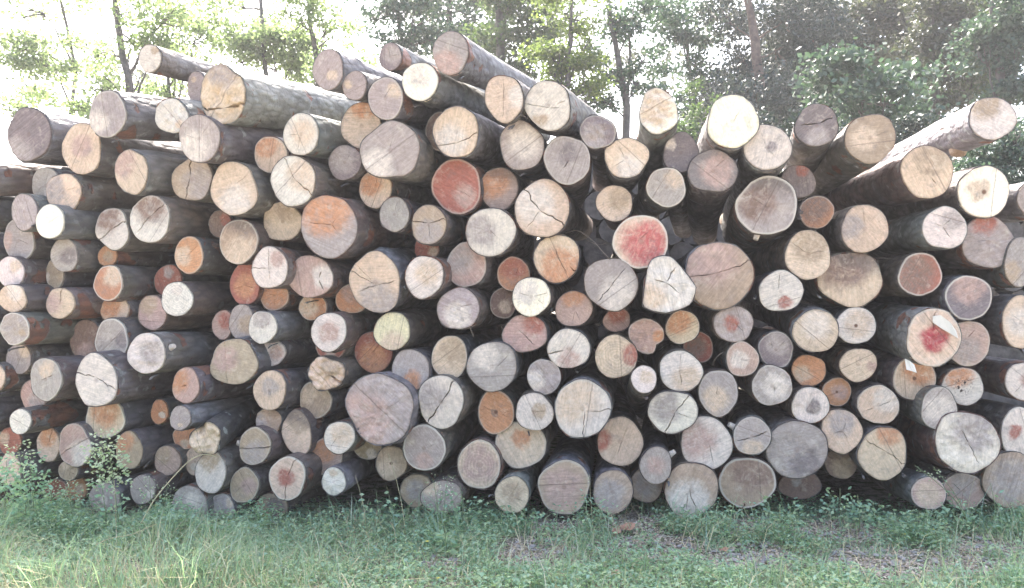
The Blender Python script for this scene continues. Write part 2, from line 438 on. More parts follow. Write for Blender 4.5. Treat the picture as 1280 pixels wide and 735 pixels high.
# ---------------------------------------------------------------- the log pile
PAL = dict(G=(.39, .325, .285), D=(.225, .185, .172), P=(.66, .57, .48), C=(.94, .84, .62), W=(.61, .465, .335),
           T=(.43, .32, .22), O=(.53, .265, .145), R=(.38, .145, .105), B=(.255, .17, .13), K=(.47, .32, .26),
           Y=(.66, .56, .36), X=(.50, .13, .115), Z=(.40, .06, .07))
BARK = dict(V=(.14, .118, .118), P=(.28, .255, .23), L=(.22, .215, .215), R=(.20, .11, .085), B=(.13, .095, .075), M=(.11, .10, .092))
LOGS = """
36 168 26 34 -.12 D|s=G,-.5,-.8,.7 f=1 h=.03|purplish grey sawn end at the far left of the top row
102 186 25 31 -.16 W|s=K,0,.1,.45 n=1 h=.03|warm grey end with pinkish middle, below the gap in the upper left row
134 143 23 29 -.3 G|s=P,-.5,-.3,.5 v=1000,230 n=1|stout log high on the left, grey oval end and orange scar on its side
214 145 20 22 -.32 P|r=.006 v=950,200|small pale end with flaky yellowish rim on the upper left
187 73 14 17 -.35 P|v=800,240 b=V|thin log sticking up highest on the left, bluish white tip
246 110 12 21 -.1 G|v=900,230|grey log half hidden behind the big split log
278 118 28 37 -.38 W|s=G,0,.9,.6 k=8,0,1,.022;182,0,1,.016 p=0,-.5 r=.014 v=900,225 b=P o=.9,.95 Q=1|thick pale-barked log with a splintered top and long split, upper left
249 173 25 30 -.4 G|s=P,-.3,-.4,.7 v=950,260|round pale grey end just below the thick splintered log
164 214 20 29 -.25 W|s=K,-.5,.5,.7 v=1000,270 F=1 b=L|pinkish pale end of a log with its top planed flat
240 224 25 27 -.2 T|s=G,.4,-.2,.8 k=84,0,1,.010;255,0,1,.008 p=-.1,.1 h=.05|brownish end with a dark upright crack, right of the flat-topped log
57 232 18 22 -.05 G|v=1000,290|grey end overlapped on its right, second row at the far left
79 241 21 25 -.15 W|s=G,-.5,.2,.6 v=1000,285|tan and grey end of a silvery log overlapping a greyer one at far left
-30 222 24 22 -.2 D|v=900,250|dark bluish log running in from the left edge, its end out of view
30 265 16 23 -.18 G|r=.004|speckled grey oval end touching the small bright cream one
62 277 18 21 -.25 C|s=C,0,0,.5 e=1|small brightest cream end near the left edge
23 301 19 26 -.08 G|s=K,-.9,0,.5|pale grey end with a pink left rim at the left edge
80 319 17 21 -.15 G|s=D,.3,-.1,.5 n=2|dull grey end with reddish bark, below the small bright cream one
68 343 11 19 -.02 T||narrow tan end squeezed under a dull grey one, left side
13 340 17 19 -.15 P||pale end cut by the left edge, above a bluish log
15 373 18 17 -.22 W|s=P,.2,.5,.6|round warm pale end of a bluish-grey log at the left edge
75 379 18 19 -.2 W|s=K,-.5,0,.6 k=82,.1,1,.009|pinkish cream end with one short crack at its top, left side
140 286 21 25 -.12 P|s=B,-.3,.7,.8 k=28,0,1,.009;215,0,1,.009 p=0,0 h=.06|end half brown half pale with slanting crack, left of a bigger similar one
187 274 25 29 -.2 P|s=B,.1,.8,.9 k=38,0,1,.006;222,0,.9,.006 p=0,.1|larger half brown half pale end with slanting crack, under the flat-topped log
134 320 12 13 -.05 O|s=T,.1,0,.5|small orange-brown end above a larger orange one, left side
135 354 18 22 -.15 O|s=W,.3,.4,.6 e=1|orange tan oval end with pale rim, left side
143 387 18 17 -.04 W|s=O,-.3,.2,.7 k=50,0,.5,.006|orange yellow end resting on a round grey one, left side
236 319 18 23 -.15 O|s=W,-.4,0,.5|orange-brown oval end left of an end with dark top
139 425 21 26 -.15 G|e=1 s=D,.7,0,.4|round grey end with a pale outline, left side
107 426 19 27 0 B|s=K,0,-.6,.5|brown end tucked behind a round grey one, left side
210 351 17 20 .05 R||dim red-brown end behind the pale ringed one, left side
221 374 19 22 -.18 P|g=1|pale end with clear rings and ragged top, left of two red-brown ones
190 391 18 21 -.08 K|s=T,-.3,.5,.6|pinkish brown end left of and below the pale ringed one
18 411 18 20 -.28 G|e=1 r=.005 n=2|mottled grey end with peeling bark and orange patch at the left edge
23 449 16 18 -.1 G||grey end below the one with peeling bark at the left edge
57 474 20 26 -.28 G|s=W,0,.5,.4 k=25,0,.45,.006;200,0,.4,.006|greenish grey oval end with a tiny central crack, left edge area
42 494 16 20 -.1 K|s=G,.3,-.3,.6|mottled grey-brown end peeping out below a greenish grey one
120 476 26 33 -.36 P|k=170,0,1,.009;-30,0,1,.009 p=0,.15 h=.04 q=1.15|large whitest end with jagged crack, lower left
183 442 23 26 -.33 P|S=20 s=G,.3,.1,.6 r=.005 n=2 v=900,395|whitish rough end with wet shiny bark and orange scar, left of centre
232 482 17 22 -.3 K|s=O,-.5,.3,.7 k=200,.1,.4,.02 v=900,420|orange-edged end with a small dark hollow
131 522 25 25 -.15 W|s=O,0,.3,.7 k=88,0,1,.004 e=1|orange and yellow end under the large whitest one
199 515 11 15 -.1 O||smallest orange end right of the orange and yellow one
25 527 13 16 -.28 P|n=2|small pale oval end low on the left edge
60 556 14 22 -.1 W|s=O,0,.5,.6 k=75,0,1,.008|orange-tinged end joined against a pinkish cracked one, lower left
93 557 20 27 -.18 K|s=P,.5,-.4,.7 k=28,0,1,.004;210,0,1,.004 h=.05|pinkish pale end with thin slanting crack behind the flowering weed
85 588 12 13 -.12 T||little dull end just under the pinkish cracked one, lower left
161 563 17 23 -.2 T|s=O,-.3,.5,.6|amber-brown end right of the flowering weed
209 576 16 19 -.15 K|s=T,-.3,.4,.6|small rosy brown end right of the amber-brown one
12 587 13 20 -.2 W||pale end behind the tall leafy weed at the left edge
95 611 14 15 0 O||orange end deep in the weeds, lower left
70 614 14 15 .03 R||dark red end deep in the weeds, lower left
130 623 19 19 -.2 G||dull grey end veiled by grass, lower left
178 612 16 18 -.25 G||grey end of a low log with grass in front, left of the straw stem
236 633 22 25 -.28 G|s=P,.2,.2,.5|large grey end on the ground below the straw stem
277 638 15 21 -.25 G||narrow grey end standing beside the large one on the ground
263 591 19 26 -.3 P|s=T,-.1,.7,.6 v=850,380|pale end with olive top where the straw stem ends
244 577 13 18 -.12 W||tan end behind the one with olive top
305 607 18 22 -.25 T|s=K,.3,0,.5|tan end with rosy middle, left of the one with a red heart
359 598 22 28 -.35 W|s=R,-.1,.05,.42 k=65,.1,1,.005;-95,.2,1,.006 e=1|cream end with a red heart low on the left
339 633 21 15 -.2 T|s=D,.3,0,.6|mossy brown end half sunk in grass
225 523 13 15 -.35 G|v=900,400 b=L|slim silvery log slanting right with a small bluish end
233 547 17 15 -.1 O||orange end under the slim silvery log
257 549 17 21 -.36 W|r=.02 v=680,270 b=M h=.1|dark log with white spots slanting upward, broken pale tip
318 558 19 24 -.28 T|s=G,0,-.4,.7 k=5,0,1,.008;185,0,1,.008 w=1 S=170|olive grey end with a wavy crack and a branch stub
335 527 15 17 -.18 T|r=.012 s=G,-.7,0,.5|small brown end with splintered left side
371 541 18 28 -.2 W|s=T,.1,.6,.6 h=.06 s2=1|tall oval end, tan above and pale below
394 500 20 23 -.12 T|s=W,-.4,.3,.5|tan end beneath a broken knobbly one
337 488 20 25 -.25 W|k=-80,0,.5,.004|smooth cream oval end with faint crack
407 467 21 22 -.25 W|s=T,.3,.4,.6 r=.02 k=-35,.1,1,.02 h=.08|broken knobbly end with dark notch on the right
292 453 31 27 -.22 T|s=K,-.4,.1,.5 k=95,.1,1,.003;-85,.1,1,.003 p=-.35,0 h=.06|wide tan end with rosy streak, left part of the pile
278 406 13 18 -.05 K|s=R,.2,.3,.6|pinkish red small end left of a grey pair
302 404 16 23 -.12 G|s=T,.3,0,.5|left end of the grey pair above the wide tan one
328 409 17 21 -.24 P|s=G,0,.6,.6 b=L v=900,370|right end of the grey pair, log with silver-blue bark
339 441 18 16 -.1 P|s=K,.4,0,.5 r=.006|pale end with a chipped edge under the silver-blue log
411 415 22 24 -.26 P|s=K,0,0,.5|clean pale end with faint centre, touching a red sliver
413 432 18 18 -.1 R||red end showing as a sliver under a clean pale one
467 440 24 25 -.06 R|s=O,0,-.3,.7|dull orange-red end partly behind the yellow one
490 414 22 24 -.22 Y|s=W,0,-.6,.6|smooth yellow end, left of centre
391 384 17 17 -.08 O|s=W,-.4,0,.7|small orange tan end under a pinkish cracked one
439 374 19 19 -.08 O|s=K,0,.5,.6|orange end tucked under the big cream starred one
469 353 32 37 -.26 W|s=G,.1,-.7,.7 k=200,0,.8,.006;15,0,.9,.005;150,.1,1,.004;135,.2,1,.003 p=.05,-.1 v=830,250 b=L h=.05|big cream end with star cracks and a pointed left corner
530 346 24 26 -.3 P|s=W,.2,.2,.6 k=60,0,.4,.004|bright rosy cream end right of the big starred one
533 311 15 15 -.02 R||small dark red end above the bright rosy cream one
388 346 27 27 -.22 K|s=P,.6,0,.5 k=75,0,.5,.008;-70,0,.8,.012 p=.4,-.1|pinkish grey end with a black crack on its right side
337 335 23 25 -.28 P|k=90,0,.95,.005;181,0,1,.005;-85,0,.6,.004 s=K,.5,.5,.4|white end with a cross-shaped crack
306 355 19 26 -.08 R|s=O,0,-.1,.6|taller of two red-orange ends below the white crossed one
343 370 18 18 -.06 K|s=O,0,0,.9|rounder of two red-orange ends below the white crossed one
298 302 24 28 -.2 T|s=W,.1,-.6,.7 s2=1 b=B|end shaded dark on top with knots, pale at its bottom
275 280 14 17 -.04 B|s=R,.5,.4,.5|small dark brown end above the one with knots
353 277 26 23 -.12 W|s=T,.2,.4,.5 k=200,.7,1,.004 h=.05|smooth apricot end with rounded square shape
411 283 35 39 -.3 G|s=O,-.1,.6,.85 k=175,0,.8,.004;60,0,.25,.005;-55,0,.35,.005;110,0,.2,.004|large end, orange above and grey below, star crack in its middle
292 236 29 33 -.28 W|s=P,.1,-.5,.6 k=35,.2,.9,.003|large sandy end with paler lower half, left part of the pile
366 226 28 31 -.3 P|s=W,.5,.2,.7 k=118,0,1,.006;-35,0,1,.009 p=.1,.02|pale end split by a long slanting black crack
338 193 20 23 -.2 W|s=O,-.3,.6,.7 v=900,250|tan end with an orange top between two paler ones
376 168 22 26 -.34 P|s=W,.1,.1,.6 v=900,250 b=L|creamy round end of a smooth log below the thick splintered one
431 203 20 22 -.2 D|s=G,-.2,.2,.8|plain dark grey end, left of the large lumpy grey one
452 157 26 28 -.2 W|s=O,.1,.9,.6 v=850,240|peach end, partly behind a large lumpy grey one
488 188 36 36 -.36 G|s=P,-.6,-.5,.6 h=.05|large lumpy grey end, upper middle left
469 236 20 24 -.15 W|s=O,-.2,.2,.6|rosy tan end with a nick, under the large lumpy grey one
493 268 18 22 -.22 G||plain pale grey end, right of the large star-cracked one
536 281 22 24 -.26 T|s=G,0,-.5,.7 k=175,0,1,.006;12,0,1,.006;-90,0,.7,.003 p=0,.1|greyish tan end with a curved crack like a smile
482 123 22 26 -.38 G|s=W,.5,.4,.4 k=55,0,.8,.003 v=870,210|mottled grey end with slanting streak, above the peach one
443 107 15 18 -.36 G|v=870,210|smallest plain grey end in the top row, left of middle
410 87 19 25 -.38 G|v=870,230|grey round end sticking up left of the middle
488 71 14 17 -.38 D|s=G,.2,.2,.7 v=840,220|small purplish grey end of a short log near the top
525 102 22 24 -.42 C|s=P,0,.3,.6 v=860,240 e=1|gleaming white end high in the middle left
563 66 22 27 -.44 G|s=K,-.2,-.6,.7 v=890,245 n=2|topmost long log, rosy grey end
630 123 24 29 -.42 W|k=88,0,.9,.003;-92,0,.9,.003 s=P,.7,0,.5 v=880,240 n=2|sandy end with an upright line, under the topmost long log
685 132 28 31 -.42 P|k=170,0,1,.004;-5,0,.5,.005;28,.4,.9,.005 v=900,240 n=2|pale end with fine cracks, at the right foot of the topmost long log
570 165 29 31 -.32 W|s=P,-.2,-.3,.6 k=186,0,1,.005;20,0,1,.006 p=0,-.45 v=850,260 b=L|cream end with straight crack across its lower third
553 164 21 25 -.1 B||brown rim showing left of the cream end with a straight crack
571 233 31 34 -.18 R|s=K,.3,-.3,.4|large deep red end, upper middle
624 236 24 26 -.14 K|s=O,-.5,.5,.9 s2=1|smaller salmon end touching the large deep red one
652 182 28 30 -.3 G|s=P,.1,.1,.6 n=2|grey end with paler core, right of a cracked cream one
709 200 29 30 -.34 G|s=D,0,.3,.4 n=2 k=-130,.1,.5,.006|mottled grey end with reddish rim and dark vein, upper middle
747 165 22 21 -.36 D|s=G,-.2,-.2,.7 r=.008 h=.04|rough dark grey end at the top of the middle dip
783 197 26 26 -.36 W|s=P,.2,-.5,.6 h=.05|cream-bottomed tan end just right of the middle dip
678 261 34 36 -.28 W|s=P,-.3,.2,.7 k=125,0,1,.009;-30,0,1,.009;-125,0,.9,.003 p=-.1,-.05|cream end with a bold black slanting crack, middle
768 254 22 23 -.24 W|s=T,.3,.2,.6 r=.004|small cream end alone in the dark hollow of the middle
833 234 25 24 -.3 G|s=W,.5,.5,.5 e=1 n=2|grey end ringed with brown, upper right of middle
613 290 31 30 -.26 P|s=G,-.4,0,.6 k=80,0,.3,.004;-40,0,.4,.004;200,0,.3,.003|pale grey round end with a tiny star, left of the bold slanting crack
583 331 25 28 -.16 K|s=G,-.4,.3,.7|brownish grey end, under the pale grey round one
573 386 26 26 -.28 G|s=P,0,-.3,.6 r=.005 k=15,.1,.8,.003|grey end with white streaks, middle left
642 343 20 22 -.1 O|s=R,0,.6,.8|terracotta round end near the middle
629 379 17 19 -.02 B||shadowed brown end left of the bright scratched one
664 371 24 24 -.26 C|s=P,-.3,.3,.6 k=15,.1,.9,.004;165,.2,.8,.003;-35,.3,.8,.003|bright off-white end with fine scratches, middle
696 323 29 29 -.24 W|s=O,.2,-.5,.9 k=95,0,.4,.004;-60,0,.8,.004;-40,.7,1,.008|peach end with rosy bottom edge, middle
717 386 23 22 -.16 K|s=O,0,.9,.7|mauve end with orange top, centre
656 417 27 24 -.2 K|s=R,.5,.5,.5 k=140,0,.5,.004;-45,0,.8,.005|mauve end with red upper corner and a crack, centre
764 355 33 33 -.28 G|s=P,.3,-.4,.7 k=55,0,.9,.005;230,0,.9,.006 k2=1|grey end with slanting crack, beside the angular pale one
801 302 34 34 -.3 W|s=X,.2,-.05,.82 k=40,0,.5,.004 e=1|vivid crimson-pink end with cream rim
832 357 36 35 -.44 P|P=1 k=60,0,.9,.006;165,0,.6,.006;-35,0,.6,.006 s=W,-.5,-.4,.5 r=.006 v=800,400|angular pale blue-grey end with chipped corners
771 400 17 15 -.06 K|s=R,0,.5,.7|small dusky pink end below the angular pale one
808 420 22 22 -.2 K|s=O,.7,0,.3 r=.012 H=1|torn purplish end with an orange knot
853 409 21 21 -.16 W|s=O,-.3,.4,.8 k=20,.3,1,.003|honey tan end under the angular pale one's right side
711 436 26 25 -.24 P|s=K,0,-.5,.5 k=195,.3,1,.009;150,0,.1,.02;10,0,.12,.02 r=.003|light stone coloured end with pinkish gash at lower left
770 446 27 26 -.24 W|s=R,.8,.1,.45 g=1|cream end with red right side, centre right
680 471 21 22 -.22 G|s=P,-.5,-.2,.5 r=.006|small marbled grey end, left of the centre
805 474 16 17 -.38 P|s=W,.2,.2,.5 v=740,600|small round pale end of a log that tilts down
851 464 27 25 -.24 P|s=W,.3,-.5,.7 k=88,0,.9,.003;-80,0,.7,.004;5,.1,.8,.002|creamy grey end with faint cross, right of the tilted small log
873 434 18 20 -.02 R|s=B,-.2,0,.7|dim maroon end behind the creamy grey one with faint cross
728 511 34 37 -.32 P|s=W,-.4,.4,.9 k=0,0,1,.005;-95,0,1,.005;85,.6,1,.002 b=L|big cream end with a right-angled crack, lower centre
668 515 23 24 -.26 P|k=3,.05,.6,.004;175,0,.3,.004|plain whitish end left of the big right-angle cracked one
620 515 23 27 -.18 O|s=B,-.1,-.05,.17 m=1|caramel end with a dark dot in the middle
615 458 32 30 -.26 G|s=P,-.2,.4,.5 k=45,.1,.8,.003|big plain grey end with pale streak, left of the centre
562 447 22 28 -.18 W|s=T,.2,.3,.6|upright oval tan end wedged left of the big plain grey one
513 463 24 26 -.2 G|s=O,0,-.6,.5|grey end with salmon lower half
551 502 29 32 -.28 P|s=G,-.5,.2,.6 k=55,0,1,.008;235,0,1,.01 r=.003|pale grey end with a crack from top right to bottom left
475 511 40 45 -.34 G|s=K,-.5,-.3,.8 h=.05 r=.008 b=L|largest lumpy pinkish-blue end, lower left of centre
424 547 19 20 -.32 P|s=W,.2,.2,.7|round pale end left of the largest lumpy one
408 571 19 24 -.15 K|s=O,-.2,.4,.7|rosy brown end tucked under a round pale one
460 559 17 16 -.1 T||small tan end peeping under the largest lumpy one
489 579 19 22 -.18 T|s=W,-.3,-.3,.5 m=1|amber end with a dark dot, beside a grey and pink one
530 560 26 29 -.28 G|s=K,0,-.6,.4 e=1|grey and pink end with pale outline, lower middle left
417 602 15 17 -.4 P|r=.006 v=700,450 b=L|low log with bluish bark pointing left, pale tip in grass
520 613 20 20 -.15 T|s=G,0,0,.6|dull end behind a furry grey one at the grass
552 622 25 21 -.3 G|r=.006|furry grey end in the grass, lower middle left
599 581 27 30 -.24 W|g=1 s=K,0,0,.8|beige end with neat rings, lower middle
651 556 31 29 -.18 W|s=O,0,.3,.35 h=.04|peach cream end with an orange centre, lower middle
640 619 21 23 -.34 W|s=T,0,.2,.6 b=L|little sandy end sitting in the grass, lower middle
705 609 33 33 -.3 T|s=K,0,0,.7 b=L|broad taupe end on the ground under the big right-angle cracked one
766 615 25 27 -.28 T|s=G,-.2,-.1,.7 b=L|mossy grey end on the ground right of the broad taupe one
775 552 29 30 -.18 W|s=R,-.85,.1,.45 k=70,0,.8,.003;-110,0,.6,.003|tan end with a red left crescent, lower centre
820 582 20 23 -.3 G|S=35 s=K,0,0,.5 v=790,400|small mauve-grey end resting on two lower ones
808 606 21 22 -.12 T|s=G,0,0,.7|dim brown end under the small mauve-grey one
841 515 30 27 -.28 P|s=G,-.3,.2,.6 k=50,0,1,.007;-110,0,1,.007;-20,.1,.8,.003 p=.1,0|bluish white end with curved black crack, lower right of centre
883 554 32 33 -.26 P|s=K,-.4,.1,.7 k=-80,0,.9,.003;140,0,.2,.005 k2=1|large pinkish white end above two big ground logs
864 613 34 34 -.3 T|s=P,-.1,-.4,.7 k=-70,.1,.9,.005;-95,.2,.8,.004 r=.003|big olive-beige end on the ground, left of an equal brown one
934 603 35 32 -.24 T|s=B,.2,.5,.8 k=-100,.7,1,.008 e=1|big brown end on the ground with a short crack at the bottom
898 491 25 28 -.24 G|s=W,-.1,-.3,.6 k=85,0,.4,.004|smooth stone grey end with a warm centre, right of centre
940 545 23 24 -.28 G|s=W,0,-.7,.5 k=195,0,.9,.008;20,0,.9,.008 v=880,440 b=L S=150|stubbed end with frayed crack and blue-white bark on top
996 562 38 36 -.28 G|s=D,.3,-.4,.5 h=.015 r=.004|large purple-grey egg-shaped end, lower right
965 482 26 24 -.28 G|s=P,.2,0,.6 k=-80,0,.4,.005 r=.005 h=.04|ragged blue-grey end, right of the smooth stone grey one
1013 507 23 23 -.24 P|s=D,.2,-.1,.35 r=.004|whitish grey end with dark smudge, right of the ragged one
1052 539 25 28 -.24 W|s=G,0,.4,.6 k=70,0,.5,.004;190,0,.5,.004;-60,0,.5,.004|light tan end with a fine star, lower right
1011 463 21 20 -.12 O|s=W,-.4,-.2,.5|orange-tan end above the whitish grey smudged one
1046 490 18 18 -.1 O|s=K,.2,0,.5 m=1|smaller orange-brown end right of a whitish grey one
970 437 22 22 -.22 D|s=G,.1,.3,.6|smooth slate grey end, right side
928 449 21 21 -.24 K|s=P,-.2,0,.5|oval pinkish white end under the red-centred grey one
917 405 24 23 -.24 G|s=R,-.1,0,.4 r=.005 k=-40,0,.7,.004|grey end with a smeared red centre, right of middle
1020 414 28 27 -.3 W|s=P,0,.3,.6 v=850,300 b=L|big cream end of a log with light blue bark, right side
1070 407 25 23 -.2 P|s=W,.1,.1,.7 m=1|cream grey end touching the big cream one on its right
1073 456 23 21 -.2 W|s=K,.8,-.1,.3|small cream end, left below the red-cored one
1098 506 26 24 -.22 W|s=P,.4,.3,.6 k=25,.1,.8,.004;200,.2,.7,.004|cream tan end with slanting grain lines, lower right
1143 473 27 26 -.18 W|s=O,.2,.4,.7 m=1|tan end with orange top under the folded paper scrap
1167 422 34 36 -.42 W|s=Z,0,0,.46 k=80,.3,1,.005 v=760,330 b=L r=.004|cream end with a big crimson core, right side
1209 429 28 29 -.22 K|s=G,0,-.4,.6 k=50,.2,.7,.004|mauve brown end behind the crimson-cored one
1204 483 26 23 -.22 P|s=O,-.3,.8,.75 D=1|end with an amber upper rim and sooty marks
1174 511 23 26 -.32 G|s=P,0,0,.7|smooth bluish-white end below the crimson-cored log
1209 553 40 38 -.36 P|s=G,.2,.4,.7 k=115,0,.5,.006;-65,0,.9,.005 r=.006 v=820,470 b=R h=.04|very large pale end with wavy surface and red-brown side, lower right
1104 567 31 32 -.26 W|s=O,.2,.9,.5 k=150,0,1,.005;-35,0,1,.006 p=.1,.1|sandy end with diagonal crack, near the ground at right
1052 578 20 21 -.08 B|s=T,0,-.4,.6|dark mossy end below the fine-starred tan one
1161 617 22 20 -.36 K|s=W,0,0,.7 v=860,480 b=L|pinkish end of a blue-grey log lying in grass, lower right
1205 614 26 23 -.22 K|s=G,0,.4,.6|taupe end on the ground under the very large pale one
1262 600 34 34 -.26 T|s=G,0,0,.8 f=1|striped grey-tan end at the lower right corner of the pile
1274 541 23 31 -.24 P|s=R,-.2,.1,.3|pale end with a red blotch at the right edge
1280 476 23 24 -.24 P|s=K,.2,0,.4|pale end cut off by the right edge, above the red-blotched one
1276 403 23 33 -.26 W|s=P,0,0,.6|tall cream end at the right edge, right of the crimson-cored log
1211 372 30 27 -.26 D|s=K,0,.5,.7 e=1|slate and plum end above the crimson-cored log
1150 343 28 26 -.22 R|s=B,-.3,0,.9 e=1|dark red-brown end with thin pale rim, right side
1063 349 39 35 -.2 W|s=B,-.2,.5,.8 h=.04 s2=1|wide end, dark above and sandy below with pink tinge
1081 286 30 29 -.26 W|s=G,-.6,.1,.5 k=95,.1,.9,.003|tan end with greyish left half, upper right
1181 285 27 27 -.32 P|k=45,0,.6,.004;-60,0,.6,.004;160,0,.5,.003 s=G,.3,.4,.5 b=L|pale grey end with star cracks, upper right
1235 303 33 32 -.26 G|s=R,-.2,.9,.5 r=.006|blue-grey end with a rusty top, upper right
1275 328 19 31 -.3 G|s=T,-.5,-.5,.5 n=2|grey-green end at the right edge beside the rusty-topped one
1230 240 32 32 -.3 C|s=W,-.2,.1,.4 m=1|fresh yellow-cream end, high at the right edge
1159 215 33 32 -.34 W|s=T,.1,.5,.6 k=-65,.3,.6,.009;100,0,.15,.006|large sandy cream end with knife marks, upper right
1241 148 28 27 -.44 P|s=T,-.4,.7,.7 v=740,370 b=L N=1|long log rising to the top right, knot scar on its side
1088 173 32 30 -.36 T|s=W,-.2,0,.5 v=800,390 n=2|tan grey end high on the right, left of the long rising log
1021 157 27 26 -.36 D|s=G,0,-.6,.5 k=178,0,.8,.008;25,0,.9,.008 p=.1,.1 v=900,400|dark grey end with a black bent crack, top right of centre
959 184 30 28 -.4 P|s=D,.2,0,.25 r=.003 b=L v=860,400|chalky white end with a dark centre smudge, next to the brightest top one
916 152 33 32 -.42 C|s=C,0,0,.5 k=60,.1,.6,.003 v=790,370 b=L|brightest fresh cream end on the top row, right of centre
891 214 30 27 -.34 D|s=K,.2,0,.7 v=830,420|dusky violet-grey end below the brightest top one
851 191 22 24 -.25 D|v=815,400|shadowy grey end left of the dusky violet one
823 139 25 27 -.44 C|s=W,-.2,.2,.9 r=.015 h=.06 v=800,470|peach-coloured torn end standing against the sky
959 257 38 37 -.3 G|S=250 s=B,-.3,.1,.6 s2=1 e=1 v=830,400|big grey end with rusty brown sheen, right of centre
998 227 22 20 -.12 D|s=R,.2,.7,.4|small charcoal end with a red spot
1021 265 22 20 -.12 O|s=B,-.2,.3,.9|dusky orange-brown end below the charcoal one
1010 319 29 30 -.26 W|s=T,.1,.4,.7 h=.03|sand coloured end left of the wide dark-topped one
976 364 27 26 -.26 P|s=R,.2,-.5,.3 k=85,0,.9,.004 v=890,350 b=L|creamy white end with a small red spot near its bottom
899 344 41 43 -.28 T|s=K,-.3,.5,.8 k=185,0,1,.006;20,0,1,.006;95,0,.2,.005 b=L D=2|huge end, rosy on top, with a black arched crack
-8 472 14 18 -.15 W||pale end mostly beyond the left edge above the small pale oval
1298 250 26 24 -.2 G|b=L|silvery log at the right edge beside the fresh yellow-cream end
1000 606 26 18 -.02 B||dark brown end in shadow under the egg-shaped one
12 552 14 17 0 R||rust-coloured end at the left edge below a small pale oval
-42 262 22 23 -.1 G||log side seen at the left edge beside the speckled grey oval end
-48 312 22 23 -.1 T||log side seen at the left edge by the pale end with pink rim
-54 356 22 23 -.1 W||log side seen at the left edge beside the round warm pale end
-42 396 22 23 -.1 K||log side seen at the left edge by the mottled end with peeling bark
-48 436 22 23 -.1 G||log side seen at the left edge above the pale end mostly beyond the left edge
-54 505 22 23 -.1 G||log side seen at the left edge above the rust-coloured end
-42 520 22 23 -.1 T||log side seen at the left edge below the pale end mostly beyond the left edge
-48 590 22 23 -.1 W||log side seen at the left edge behind the bushy blue green weed
-54 628 22 23 -.1 K||log side seen at the left edge deep in the weeds of the lower left corner
""".strip().splitlines()
GROUP = 'felled logs stacked in the pile'


def interp(x, xs, ys):
    return float(np.interp(x, xs, ys))


POLY = [(815, 324), (826, 320), (838, 321), (848, 330), (860, 345), (870, 359), (868, 370), (862, 381), (848, 387), (832, 391),
        (815, 388), (803, 382), (805, 371), (806, 360), (808, 346), (810, 334)]


def poly_radius(phi, cx, cy):
    """distance from (cx,cy) to the traced outline in direction phi (image, y up)"""
    dx, dy = math.cos(phi), -math.sin(phi)
    best = 30.0
    for i in range(len(POLY)):
        (x1, y1), (x2, y2) = POLY[i], POLY[(i + 1) % len(POLY)]
        ex, ey = x2 - x1, y2 - y1
        det = ex * dy - ey * dx
        if abs(det) < 1e-9: continue
        t = (ex * (y1 - cy) - ey * (x1 - cx)) / det
        s = (dx * (y1 - cy) - dy * (x1 - cx)) / det
        if t > 0 and -1e-6 <= s <= 1 + 1e-6:
            best = t
    return best


